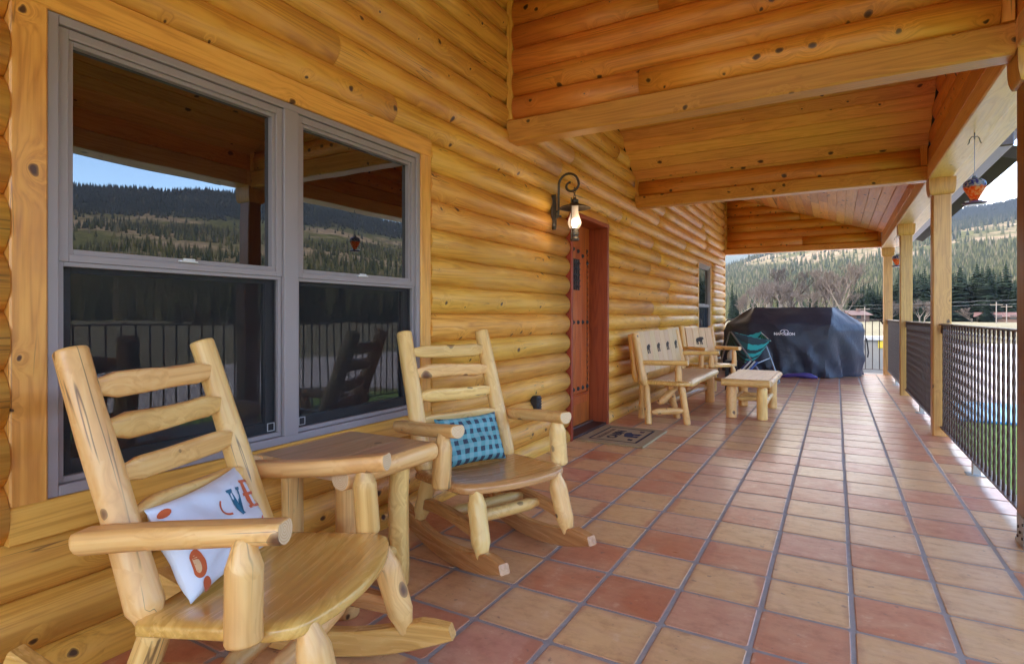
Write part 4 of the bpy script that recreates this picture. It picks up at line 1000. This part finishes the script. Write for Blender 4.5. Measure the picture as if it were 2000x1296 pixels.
    absmesh('strap', tube([(1.68,10.72,.72),(1.70,10.75,.6),(1.715,10.76,.45),(1.70,10.75,.36)], .012, 6), M_BLACK, t, 0, (1.68,10.7,.5))
    return t
grill()
# small bag on the floor
pb = put('folded_bag', mesh('folded_bag', *(lambda V_, F_: ([(x+.02*mnoise.noise(Vector((x*9,y*9,z*9))), y+.03*mnoise.noise(Vector((x*7+4,y*9,z*9))), max(0, z+.02*mnoise.noise(Vector((x*9,y*9+8,z*9))))) for x, y, z in V_], F_))(*tube([(-.30,0,.012),(-.20,.0,.035),(-.05,.01,.045),(.1,0,.05),(.18,.01,.04),(.30,.0,.015)], .04, 14, rad=[.012,.036,.042,.052,.05,.02])), (cloth('purple_nylon', (.07,.035,.20), .4),), smooth=True), None, Matrix.Translation((.60, 9.83, .004)))
tag(pb, 'crumpled dark purple bag lying at the foot of the grill cover', 'bag')

# ------------------------------------------------------------------ folding hammock chair
hc = empty('hammock_chair', Matrix.Translation((.0, 8.7, 0)), 'folding steel hammock chair with a teal striped sling before the covered grill', 'chair')
def stt(nm, pts, r_=.013, mt=M_STEEL): return absmesh(nm, tube(pts, r_, 8), mt, hc, 0, pts[0])
AL, AR = Vector((-.36, 8.42, .87)), Vector((.05, 8.98, .85))
stt('frame_tube', [AL, (.26, 8.20, .02)]); stt('frame_tube', [AL+Vector((-.02,0,0)), (-.66, 8.75, .02)]); stt('frame_tube', [AR, (.36, 8.75, .02)]); stt('frame_tube', [AR+Vector((0,.02,0)), (-.25, 9.35, .02)])
stt('foot_tube', [(.26, 8.20, .015), (.36, 8.75, .015)]); stt('foot_tube', [(-.66, 8.75, .015), (-.25, 9.35, .015)]); stt('foot_tube', [(.02, 8.30, .34), (.21, 8.87, .42)], .009)
def sling():
    c = [Vector((-.34,8.42,.85)), Vector((.24,8.62,.715)), Vector((.05,8.98,.84)), Vector((-.55,8.88,.70))]
    n = 22; v = []; f = []
    for j in range(n+1):
        for i in range(n+1):
            s, t_ = i/n, j/n; p = c[0]*(1-s)*(1-t_)+c[1]*s*(1-t_)+c[2]*s*t_+c[3]*(1-s)*t_
            sag = (16*s*(1-s)*t_*(1-t_))**.75*.42+.05*(4*s*(1-s)+4*t_*(1-t_)-1)*.5
            v.append((p.x, p.y, p.z-sag+.006*math.sin(i*1.9+j)))
    for j in range(n):
        for i in range(n): a = j*(n+1)+i; f.append((a, a+1, a+n+2, a+n+1))
    m = NT('teal_stripe'); g = m.n('ShaderNodeTexCoord').outputs['UV']; s = m.n('ShaderNodeSeparateXYZ', {0: g})
    st_ = m.math('GREATER_THAN', m.math('FRACT', m.math('MULTIPLY', s.outputs[1], 9)), .45)
    dk = m.math('GREATER_THAN', .42, s.outputs[0])
    cc = m.mix(st_, (.03,.06,.07,1), (.04,.42,.42,1)); cc = m.mix(m.math('MULTIPLY', dk, .85), cc, (.02,.022,.025,1))
    m.l(cc, m.b.inputs['Base Color']); m.b.inputs['Roughness'].default_value = .8
    me = mesh('sling', v, f, (m.m,), smooth=True); uv = me.uv_layers.new(name='uv')
    for lp_ in me.loops: k = lp_.vertex_index; uv.data[lp_.index].uv = ((k % (n+1))/n, (k//(n+1))/n)
    o = put('sling', me, hc); so_ = o.modifiers.new('solid', 'SOLIDIFY'); so_.thickness = .006
    return c
cs = sling()
stt('rope', [AR, cs[1]], .005, M_WHITE); stt('rope', [AL, cs[3]], .005, M_BLACK); stt('rope', [AL, cs[1]], .004, cloth('teal_cord', (.05,.4,.4)))
# folded blue and white cot behind the log chair
fc_ = empty('folded_lounger', Matrix.Translation((-.2, 7.6, 0)), 'folded blue and white striped lounger leaning low behind the log armchair', 'lounger')
for k, (mt, nm) in enumerate(((cloth('blue_webbing', (.03,.06,.22)), 'webbing'), (M_WHITE, 'side_bar'), (cloth('dark_webbing', (.02,.03,.06)), 'webbing'), (M_WHITE, 'side_bar'), (cloth('blue_webbing2', (.05,.10,.30)), 'webbing'))):
    o = absmesh(nm, tube([(-.34+k*.035, 7.75-k*.03, .02), (-.02+k*.035, 7.95-k*.03, .42)], .018, 8), mt, fc_, 0, (-.3, 7.8, .2))
# water jug on the floor by the chair
jg = empty('water_jug', Matrix.Translation((-.22, 7.52, 0)), 'pale grey jug standing beside the log armchair', 'jug')
put('jug_body', mesh('jug_body', *lathe([(0,.45),(.055,.452),(.062,.50),(.055,.56),(.03,.60),(.018,.61),(.018,.63),(0,.63)], 18), (plain('grey_jug', (.42,.38,.33), .4),), smooth=True), jg, Matrix.Translation((-.22, 7.52, 0)))
absmesh('jug_stand', join([bx((-.30,7.44,.43),(-.14,7.60,.449))]+[bx((-.30+a*.13,7.44+b*.13,.0),(-.27+a*.13,7.47+b*.13,.43)) for a in (0,1) for b in (0,1)]), M_BLACK, jg, 0, (-.2,7.5,.2))

# ------------------------------------------------------------------ hummingbird feeders
def glass_art():
    m = NT('mottled_orange_glass'); v = m.n('ShaderNodeTexCoord').outputs['Object']; sp = m.n('ShaderNodeSeparateXYZ', {0: v})
    q = m.noise(v, 38, 3, .6); h = m.math('ADD', sp.outputs[2], m.math('MULTIPLY', m.math('SUBTRACT', q, .5), .05))
    low = m.ramp(m.noise(v, 60, 2), [(.35, (.95,.10,.015)), (.5, (1,.24,.03)), (.65, (1,.50,.16))])
    vo = m.n('ShaderNodeTexVoronoi', {'Vector': v, 'Scale': 75}).outputs['Color']
    up = m.ramp(m.n('ShaderNodeSeparateColor', {0: vo}).outputs[0], [(.15, (.05,.06,.30)), (.3, (.30,.38,.42)), (.5, (.18,.28,.32)), (.62, (.55,.55,.42)), (.8, (.25,.33,.38)), (.95, (.03,.10,.08))])
    c = m.mix(m.ramp(h, [(.022, 0), (.034, 1)]), low, up)
    m.l(c, m.b.inputs['Base Color']); m.b.inputs['Roughness'].default_value = .06
    m.b.inputs['Coat Weight'].default_value = 1; m.bump(q, .5, .01)
    tl = m.n('ShaderNodeBsdfTranslucent', {'Color': c}); mx = m.n('ShaderNodeMixShader', {0: .75}); m.l(m.b.outputs[0], mx.inputs[1]); m.l(tl.outputs[0], mx.inputs[2]); m.l(mx.outputs[0], m.o.inputs[0])
    return m.m
M_ART = glass_art()
def feeder(x, y, label):
    z = 1.935; s = 1.0
    t = empty('hummingbird_feeder', Matrix.Translation((x, y, z)), label, 'bird feeder', 'hummingbird feeders hung under the header beam')
    Mt = Matrix.Translation((x, y, z+.095))
    o = put('bottle', mesh('bottle', *lathe([(.0,-.072),(.018,-.070),(.026,-.055),(.044,-.020),(.062,.015),(.068,.040),(.064,.062),(.046,.080),(.022,.088),(.014,.094),(.014,.104),(0,.104)], 24), (M_ART,), smooth=True), t, Mt)
    put('dish', mesh('dish', *lathe([(0,0),(.055,-.002),(.072,.006),(.074,.012),(.055,.014),(.03,.026),(.02,.03),(0,.03)], 24), (plain('violet_dish', (.10,.06,.12), .25),), smooth=True), t, Matrix.Translation((x, y, z)))
    for k in range(4):
        a = k*math.pi/2+.5; put('flower_port', mesh('flower_port', *lathe([(0,0),(.010,.002),(.012,.009),(.005,.010),(0,.008)], 10), (M_WHITE,)), t, Matrix.Translation((x+.055*math.cos(a), y+.055*math.sin(a), z+.012)))
    put('hanging_wire', mesh('hanging_wire', *join([tube([(x, y-.003, z+.198), (x, y-.003, 2.44)], .0018, 6), tube([(x, y+.003, z+.198), (x, y+.003, 2.44)], .0018, 6), tube([(x+.012*math.cos(i*.63), y, z+.205+.012*math.sin(i*.63)) for i in range(11)], .002, 5, False)]), (M_STEEL,)), t)
    put('hook', mesh('hook', *join([tube([(x, y, 2.445), (x, y, 2.40)], .004, 6)]+[tube([(x, y, 2.415), (x+q*.016, y, 2.418), (x+q*.028, y, 2.40), (x+q*.032, y, 2.375), (x+q*.040, y, 2.366)], .0028, 6) for q in (-1, 1)]), (M_IRON,)), t)
feeder(2.045, 3.36, 'orange and blue mottled glass feeder hanging before the second post, the larger in view')
feeder(2.045, 9.3, 'small looking orange glass feeder hanging beyond the third post')

# ------------------------------------------------------------------ ground
GZ = -.70
def ground_mat(name, cols, sc1, sc2, rough=.95, bump=.4):
    m = NT(name); v = m.n('ShaderNodeTexCoord').outputs['Object']
    a = m.noise(v, sc1, 5, .6); b = m.noise(v, sc2, 4, .6)
    t = m.math('ADD', m.math('MULTIPLY', a, .6), m.math('MULTIPLY', b, .4))
    m.l(m.ramp(t, [(.36, cols[0]), (.5, cols[1]), (.64, cols[2])]), m.b.inputs['Base Color'])
    m.b.inputs['Roughness'].default_value = rough; m.bump(b, bump, .02); return m.m
M_FIELD = ground_mat('dry_field', [(.09,.075,.038), (.14,.12,.062), (.19,.165,.095)], .03, 1.2)
M_LAWN = ground_mat('green_lawn', [(.07,.13,.015), (.12,.21,.03), (.19,.28,.05)], .5, 14)
M_GRAV = ground_mat('pale_gravel', [(.30,.27,.29), (.40,.37,.39), (.50,.47,.49)], .2, 30)
def sheet(name, pts, z, mat):
    o = put(name, mesh(name, [(x, y, 0) for x, y in pts], [tuple(range(len(pts)))], (mat,)), None, Matrix.Translation((0, 0, z)))
    o['kind'] = 'structure'; return o
sheet('ground', [(-900,-900),(1200,-900),(1200,900),(-900,900)], GZ, M_FIELD)
sheet('gravel_drive', [(2.3,10.5),(8.5,8.5),(10,-30),(18,-30),(17,12),(16,26),(14,46),(3,46),(-2,30),(-3,16),(-3,10.5)], GZ+.004, M_GRAV)
sheet('lawn', [(2.0,-25),(8.4,-25),(8.0,4),(6.2,9),(4.5,11.3),(3.0,12.2),(2.0,12.4)], GZ+.008, M_LAWN)
box('porch_foundation', (-1.0, YN, GZ-.3), (2.19, 11.62, -.161), plain('foundation_concrete', (.30,.28,.26), .9), None, kind='structure')
tp = box('tarp', (2.9, 10.6, GZ+.012), (4.4, 13.2, GZ+.06), cloth('blue_tarp', (.01,.26,.52), .35), None, .02); tag(tp, 'bright blue tarp lying on the lawn edge, seen through the railing bars', 'tarp')
# pale yard wall beyond the end railing
wl = empty('yard_wall', Matrix.Translation((1.0, 14.2, GZ)), 'pale beige yard wall with white coping behind the end railing', 'wall')
box('wall_body', (-3.2, 14.1, GZ-.2), (2.55, 14.3, .56), plain('beige_render', (.30,.27,.23), .8, bump=.2), wl, .01)
box('coping', (-3.3, 14.05, .561), (2.62, 14.35, .66), plain('white_coping', (.5,.48,.45), .7), wl, .012)
sg = box('notice', (2.05, 14.078, .38), (2.22, 14.098, .56), plain('yellow_notice', (.62,.44,.03), .5), None, .002); tag(sg, 'small yellow notice fixed on the pale yard wall', 'sign')
nt_ = textmesh('!', .10, .001); nt_.materials.clear(); nt_.materials.append(M_BLACK)

# ------------------------------------------------------------------ mountains (polar heightfield round the valley)
AZ = [-60,-30,-20,-14,-9,-5,0,4,8,12,20,30,38,42,47,52,57,62,67,72,85,100,130]
EE = [.03,.04,.05,.07,.085,.108,.138,.150,.152,.156,.165,.160,.152,.165,.188,.195,.196,.192,.184,.175,.16,.13,.10]
def elev(az): return float(np.interp(az, AZ, EE))
def fbm(x, y, s=0):
    return mnoise.fractal(Vector((x, y, s)), 1.0, 2.0, 5)
def base_r(az): return float(np.interp(az, [-60,0,15,30,42,60,80,130],[300,300,300,240,170,170,220,300]))
def hgt(az, r, R_=2300, E_=None):
    E_ = elev(az) if E_ is None else E_; r0 = base_r(az)+30; s = (r-r0)/(R_-r0)
    if s <= 0: return GZ-1.0
    s2 = min(s, 1); x = math.sin(R(az))*r; y = math.cos(R(az))*r
    t = s2**.80 if s2 < 1 else 1; t = t*min(1, s2*8+.12)
    h = r*E_*t*(1+0*s)
    h += fbm(x/700, y/700, 3)*r*.018*min(1, s*3)*(1-.6*s2)
    h += fbm(x/160, y/160, 9)*r*.004*min(1, s*4)
    if s > 1: h -= (s-1)*R_*.5
    return GZ-1+h
def mountain(name, a0, a1, na, rs, fn, mat):
    v = []; f = []; n = len(rs)
    for i in range(na+1):
        az = a0+(a1-a0)*i/na
        for r in rs: v.append((math.sin(R(az))*r, math.cos(R(az))*r, fn(az, r)))
    for i in range(na):
        for k in range(n-1): a = i*n+k; f.append((a, a+1, a+n+1, a+n))
    o = put(name, mesh(name, v, f, (mat,), smooth=True)); o['kind'] = 'structure'; return o
def slope_mat():
    m = NT('mountain_slope'); v = m.n('ShaderNodeTexCoord').outputs['Object']; z = m.n('ShaderNodeSeparateXYZ', {0: v}).outputs[2]
    a = m.noise(m.vec(v, (1/260,1/260,1/60)), 1, 5, .6); b = m.noise(m.vec(v, (1/16,1/16,1/16)), 1, 3, .7); c = m.noise(m.vec(v, (1/600,1/600,1/90)), 1, 4, .6, .5)
    green = m.ramp(b, [(.35, (.048,.052,.026)), (.65, (.10,.10,.046))]); tan = m.ramp(b, [(.35, (.12,.09,.062)), (.65, (.26,.20,.14))])
    hi = m.n('ShaderNodeMapRange', {0: z, 1: 30.0, 2: 120.0}).outputs[0]
    k = m.math('MULTIPLY', m.ramp(a, [(.47, 0), (.56, 1)]), hi)
    col = m.mix(k, green, tan); top = m.n('ShaderNodeMapRange', {0: z, 1: 230.0, 2: 320.0}).outputs[0]
    col = m.mix(m.math('MULTIPLY', top, .9), col, m.ramp(c, [(.4, (.03,.038,.045)), (.6, (.06,.07,.06))]))
    m.l(col, m.b.inputs['Base Color']); m.b.inputs['Roughness'].default_value = 1; m.b.inputs['Specular IOR Level'].default_value = 0; return m.m
M_SLOPE = slope_mat()
rs = [60, 150, 200, 240, 280, 320, 360, 400]+[420+40*i for i in range(48)]+[2400,2600,3000]
mountain('near_mountain', -60, 130, 230, rs, hgt, M_SLOPE)
def far_h(az, r):
    s = (r-3200)/(5600-3200); e = .138+.010*math.sin(az*.25)
    return -5+r*e*max(0, min(1, s))**.7*(1+.06*fbm(az*.35, r/900, 5)) if s < 1.0001 else 100
mf = NT('far_mountain_forest'); q = mf.n('ShaderNodeTexCoord').outputs['Object']; a = mf.noise(mf.vec(q, (1/500,1/500,1/120)), 1, 5, .6)
mf.l(mf.ramp(a, [(.45, (.04,.06,.055)), (.58, (.06,.075,.06)), (.62, (.30,.25,.20))]), mf.b.inputs['Base Color']); mf.b.inputs['Roughness'].default_value = 1
mountain('far_mountain', -45, 20, 90, [3000+130*i for i in range(21)]+[6200], far_h, mf.m)

# forest on the slopes: far too many to count
def far_forest():
    rng = np.random.default_rng(5); N = 0; P = []
    def scatter(n, a0, a1, r0, r1, tall):
        nonlocal P
        az = rng.uniform(a0, a1, n); r = np.sqrt(rng.uniform(r0**2, r1**2, n))
        for A_, r_ in zip(az, r):
            x = math.sin(R(A_))*r_; y = math.cos(R(A_))*r_
            z = hgt(A_, r_)
            d = mnoise.fractal(Vector((x/230, y/230, 1.7)), 1.0, 2.0, 4)*.5+.5
            hi = min(1, max(0, (z-35)/90)); keep = 1-hi*min(1, max(0, (.66-d)/.13)) if z < 260 else 1
            if rng.random() > max(.06, keep): continue
            P.append((x, y, z-.5, rng.uniform(.7, 1.2)*tall))
    scatter(15000, -13, 15, 340, 1200, 13); scatter(20000, -13, 15, 1200, 2330, 17)
    scatter(5000, 33, 72, 200, 900, 12); scatter(15000, 33, 72, 900, 2330, 18)
    scatter(6000, 15, 33, 400, 2330, 18)
    P = np.array(P); n = len(P); K = 5
    ang = np.arange(K)*2*np.pi/K; rad = P[:, 3]*rng.uniform(.13, .21, n); h = P[:, 3]
    rot = rng.uniform(0, 6.28, n)
    V_ = np.zeros((n, K+1, 3)); V_[:, 0, :2] = P[:, :2]; V_[:, 0, 2] = P[:, 2]+h
    V_[:, 1:, 0] = P[:, None, 0]+np.cos(ang[None]+rot[:, None])*rad[:, None]; V_[:, 1:, 1] = P[:, None, 1]+np.sin(ang[None]+rot[:, None])*rad[:, None]; V_[:, 1:, 2] = P[:, None, 2]
    base = (np.arange(n)*(K+1))[:, None]; F_ = np.stack([np.stack([base[:, 0], base[:, 0]+1+k, base[:, 0]+1+(k+1) % K], 1) for k in range(K)], 1).reshape(-1, 3)
    me = bpy.data.meshes.new('forest'); me.vertices.add(n*(K+1)); me.vertices.foreach_set('co', V_.reshape(-1).astype(np.float32))
    me.loops.add(len(F_)*3); me.loops.foreach_set('vertex_index', F_.reshape(-1).astype(np.int32)); me.polygons.add(len(F_))
    me.polygons.foreach_set('loop_start', np.arange(0, len(F_)*3, 3, dtype=np.int32)); me.update(); me.validate()
    m = NT('slope_conifers'); r_ = m.n('ShaderNodeNewGeometry').outputs['Random Per Island']
    m.l(m.ramp(r_, [(0, (.022,.028,.019)), (.4, (.036,.042,.024)), (.65, (.060,.063,.032)), (.85, (.085,.080,.043)), (1, (.12,.10,.072))]), m.b.inputs['Base Color'])
    zz = m.n('ShaderNodeSeparateXYZ', {0: m.n('ShaderNodeNewGeometry').outputs['Position']}).outputs[2]
    cc = m.b.inputs['Base Color'].links[0].from_socket; m.l(m.mix(m.n('ShaderNodeMapRange', {0: zz, 1: 150.0, 2: 290.0}).outputs[0], cc, (.022,.030,.036,1)), m.b.inputs['Base Color']); m.b.inputs['Roughness'].default_value = 1
    m.b.inputs['Specular IOR Level'].default_value = 0
    me.materials.append(m.m); o = bpy.data.objects.new('forest', me); C.objects.link(o); o['kind'] = 'stuff'
far_forest()

# ------------------------------------------------------------------ trees one can tell apart
def foliage_mat(name, stops):
    m = NT(name); r_ = m.n('ShaderNodeNewGeometry').outputs['Random Per Island']; oi = m.n('ShaderNodeObjectInfo').outputs['Random']
    m.l(m.ramp(m.math('ADD', m.math('MULTIPLY', r_, .6), m.math('MULTIPLY', oi, .4)), stops), m.b.inputs['Base Color']); m.b.inputs['Roughness'].default_value = .9; m.b.inputs['Specular IOR Level'].default_value = .1; return m.m
M_CON = foliage_mat('conifer_needles', [(0, (.006,.012,.010)), (.5, (.012,.021,.014)), (1, (.024,.034,.020))])
M_BARK = plain('grey_bark', (.14,.115,.095), .9, nsc=3)
M_TWIG = foliage_mat('bare_twigs', [(0, (.06,.046,.04)), (.5, (.10,.078,.068)), (1, (.15,.118,.10))])
def conifer_meshes(seed):
    r_ = random.Random(seed); V_, F_ = [], []; H_ = 15.0; nt_ = 26
    for i in range(nt_):
        t = i/(nt_-1); z = 1.0+t*(H_-1.2); rad = (2.9*(1-t)**.85+.18)*r_.uniform(.78,1.12); nb_ = max(5, int(15*(1-t)+5))
        for k in range(nb_):
            a = 2*math.pi*(k+r_.random()*.8)/nb_; rr = rad*r_.uniform(.6,1.12); wv = .42*rr*r_.uniform(.6,1.1)+.1; dz = rr*r_.uniform(.22,.5)
            ca, sa = math.cos(a), math.sin(a); n = len(V_)
            V_ += [(.1*ca, .1*sa, z+.35), (rr*.6*ca-wv*sa, rr*.6*sa+wv*ca, z-dz*.55), (rr*ca, rr*sa, z-dz), (rr*.6*ca+wv*sa, rr*.6*sa-wv*ca, z-dz*.5)]
            F_ += [(n, n+1, n+2), (n, n+2, n+3)]
    n = len(V_); V_ += [(0,0,H_+.9), (.16,0,H_-1.4), (-.1,.14,H_-1.4), (-.1,-.14,H_-1.4)]; F_ += [(n,n+1,n+2),(n,n+2,n+3),(n,n+3,n+1)]
    return mesh('crown', V_, F_, (M_CON,)), mesh('trunk', *tube([(0,0,-1.5),(0,0,6),(0,0,H_-.5)], .2, 6, rad=[.26,.17,.03]), (M_BARK,))
def bare_meshes(seed, H_=14):
    r_ = random.Random(seed); tv, tf_ = [], []; cv, cf = [], []
    def seg(a, b, ra, rb, V_, F_):
        d = (b-a).normalized(); u = d.orthogonal().normalized(); w_ = d.cross(u); n = len(V_)
        for p, q in ((a, ra), (b, rb)):
            for k in range(3): an = k*2.094; V_.append(p+(u*math.cos(an)+w_*math.sin(an))*q)
        for k in range(3): F_.append((n+k, n+(k+1)%3, n+3+(k+1)%3, n+3+k))
    def grow(p, d, ln_, rad, lev):
        q = p+d*ln_; tgt = (tv, tf_) if lev < 2 else (cv, cf); seg(p, q, rad, rad*.65, *tgt)
        if lev >= 6: return
        for k in range(3 if lev < 5 else 4):
            ax = Vector((r_.uniform(-1,1), r_.uniform(-1,1), r_.uniform(-.3,.6))).normalized()
            nd = (d+ax*r_.uniform(.45,.85)+Vector((0,0,.18))).normalized(); st = p.lerp(q, r_.uniform(.55,1.0))
            grow(st, nd, ln_*r_.uniform(.60,.82), max(rad*.58, .022), lev+1)
    grow(Vector((0,0,-1)), Vector((0,0,1)), H_*.30, .32, 0)
    return mesh('crown', cv, cf, (M_TWIG,)), mesh('trunk', tv, tf_, (M_BARK,))
CONS = [conifer_meshes(i) for i in range(4)]; BARES = [bare_meshes(20+i) for i in range(4)]
def tree(name, ms, az, r, h, H0, label, group, wid=1.0):
    x, y = math.sin(R(az))*r+CP.x, math.cos(R(az))*r+CP.y; s = h/H0
    M = Matrix.Translation((x, y, GZ-.3)) @ Matrix.Rotation(rnd.uniform(0, 6.28), 4, 'Z') @ Matrix.Diagonal((s*wid, s*wid, s, 1))
    t = empty(name, M, label, 'tree', group)
    put('crown', ms[0], t, M); put('trunk', ms[1], t, M)
LC = 'dark green conifer standing in the dense row across the valley field'; GC = 'dark conifers in the row beyond the field'
def az_of(u): return math.degrees(math.atan((u-1000)/1110.3)-YAW)
u = 1662
while u < 1735: tree('conifer', CONS[rnd.randrange(4)], az_of(u), rnd.uniform(225, 262), rnd.uniform(10.5, 14.5), 15.5, LC, GC, rnd.uniform(.9,1.25)); u += rnd.uniform(3.5, 6)
u = 1736
while u < 2006: tree('conifer', CONS[rnd.randrange(4)], az_of(u), rnd.uniform(222, 262), rnd.uniform(12, 18.5), 15.5, LC, GC, rnd.uniform(1.3,1.9)); u += rnd.uniform(3.0, 4.8)
for u, h in ((1430, 14.5), (1438, 12)): tree('conifer', CONS[u % 4], az_of(u), 225, h, 15.5, 'lone dark green conifer at the left end of the bare trees by the house wall', 'pair of conifers beside the wall end', .8)
for u, h in ((1592, 11.5), (1582, 10), (1520, 9.5)): tree('conifer', CONS[u % 4], az_of(u), 215, h, 15.5, 'dark green conifer standing among the bare grey trees', 'conifers among the bare trees', 1.0)
a = 33.0
while a < 60: tree('conifer', CONS[rnd.randrange(4)], a, rnd.uniform(128, 165), rnd.uniform(9, 15)*(1 if a < 52 else .7), 15.5, 'dark conifer seen only mirrored in the window glass, across the valley', 'conifers mirrored in the window', 1.15); a += rnd.uniform(.9, 1.7)
BT = 'tall bare grey-brown cottonwood behind the covered grill'; BG = 'bare trees behind the grill'
for u, h, r in ((1446,10,200),(1458,12,215),(1470,13,230),(1482,12.5,205),(1494,13,222),(1508,14,235),(1522,13,210),(1536,14,225),(1552,12.5,212),(1566,14,240),(1578,13,205),(1596,15,215),(1612,17,226),(1628,17,210),(1642,15,200),(1652,12,190),(1600,14,240),(1500,16,250)):
    tree('bare_tree', BARES[rnd.randrange(4)], az_of(u), r, h*rnd.uniform(1.0,1.6), 13.5, BT, BG, .95)
tree('bare_tree', BARES[1], az_of(1546), 218, 25, 13.5, 'tallest bare tree, its dark fan-shaped crown above the grill cover', None, 1.0)
for u, h, r in ((1738,8.5,200),(1796,9,205),(1806,8,200)): tree('bare_tree', BARES[u % 4], az_of(u), r, h, 13.5, 'small pale bare tree seen between the far porch posts', 'bare trees between the posts', 1.2)
tree('bare_tree', BARES[2], az_of(1898), 200, 5.6, 13.5, 'low rounded grey bush before the conifers, right of the second post', None, 2.0)
tree('conifer', CONS[2], az_of(1928), 205, 8.0, 15.5, 'short broad dark evergreen left of the red-roofed ranch house', None, 1.9)
# houses far off
M_ROOF = plain('red_metal_roof', (.085,.034,.03), .6); M_HWALL = plain('brown_siding', (.13,.075,.055), .9); M_GL = plain('house_window', (.04,.045,.05), .2)
def far_house(u, r, wid, hw, hr, label, rot=0):
    az = az_of(u); x, y = math.sin(R(az))*r+CP.x, math.cos(R(az))*r+CP.y
    M = Matrix.Translation((x, y, GZ)) @ Matrix.Rotation(-R(az)+rot, 4, 'Z'); t = empty('ranch_house', M, label, 'house'); d = 8
    w_ = put('wall', mesh('wall', *bx((-wid/2,-d/2,-.3),(wid/2,d/2,hw)), (M_HWALL,)), t, M)
    e = .8; v = [(-wid/2-e,-d/2-e,hw),(wid/2+e,-d/2-e,hw),(wid/2+e,d/2+e,hw),(-wid/2-e,d/2+e,hw),(-wid/2-e,0,hw+hr),(wid/2+e,0,hw+hr)]
    rf = put('roof', mesh('roof', v, [(0,1,5,4),(2,3,4,5),(0,4,3),(1,2,5),(3,2,1,0)], (M_ROOF,)), t, M @ Matrix.Translation((0,0,.01)))
    put('chimney', mesh('chimney', *bx((wid*.2,-.4,hw+.2),(wid*.2+.9,.5,hw+hr+.7)), (M_HWALL,)), rf, M)
    k = -wid/2+1.2
    while k < wid/2-1.5: put('window', mesh('window', *bx((k,-d/2-.06,.9),(k+1.3,-d/2+.02,2.0)), (M_GL,)), w_, M); k += 3.0
far_house(1976, 215, 15, 1.5, 1.3, 'low ranch house with long red roof at the right, before the conifers')
far_house(1667, 205, 5, 2.0, 1.4, 'small red-brown house just right of the grill cover, below the conifers', .5)
# power poles and wires
def pole(u, r, h, label):
    az = az_of(u); x, y = math.sin(R(az))*r+CP.x, math.cos(R(az))*r+CP.y; M = Matrix.Translation((x, y, GZ)) @ Matrix.Rotation(-R(az), 4, 'Z')
    t = empty('power_pole', M, label, 'pole', None); put('pole', mesh('pole', *tube([(0,0,-.5),(0,0,h)], .10, 8), (plain('grey_pole', (.20,.17,.15), .9),)), t, M)
    put('crossarm', mesh('crossarm', *bx((-1.1,-.07,h-.7),(1.1,.07,h-.5)), (M_BARK,)), t, M); return Vector((x, y, GZ+h-.45))
p1 = pole(1689, 172, 4.1, 'thin pale utility pole with a lamp head just left of the farthest post')
p2 = pole(1946, 168, 4.9, 'utility pole standing before the long red roof'); p3 = pole(1966, 190, 4.7, 'second utility pole, over the right part of the red roof')
p0 = p1+(p1-p2)*.25; p4 = p2+(p2-p1)*.2
wr = empty('power_line', Matrix.Translation(p1), 'thin overhead wires strung across the far field', 'wires')
for dz in (0, .9):
    pts = [p0.lerp(p4, i/30)+Vector((0, 0, dz-.15*math.sin(math.pi*((i/30*5) % 1)))) for i in range(31)]
    put('wire', mesh('wire', *tube(pts, .014, 4), (M_STEEL,)), wr)

# ------------------------------------------------------------------ air
hz = put('haze', mesh('haze', *bx((-7000,-7000,-12),(7000,7000,820))))
hz['kind'] = 'stuff'; hm = bpy.data.materials.new('haze'); hm.use_nodes = True; hn = hm.node_tree; hn.nodes.clear()
pv_ = hn.nodes.new('ShaderNodeVolumePrincipled'); pv_.inputs['Color'].default_value = (.70,.80,1,1); pv_.inputs['Density'].default_value = 4.0e-5; pv_.inputs['Anisotropy'].default_value = .2
ho = hn.nodes.new('ShaderNodeOutputMaterial'); hn.links.new(pv_.outputs[0], ho.inputs['Volume']); hz.data.materials.append(hm)
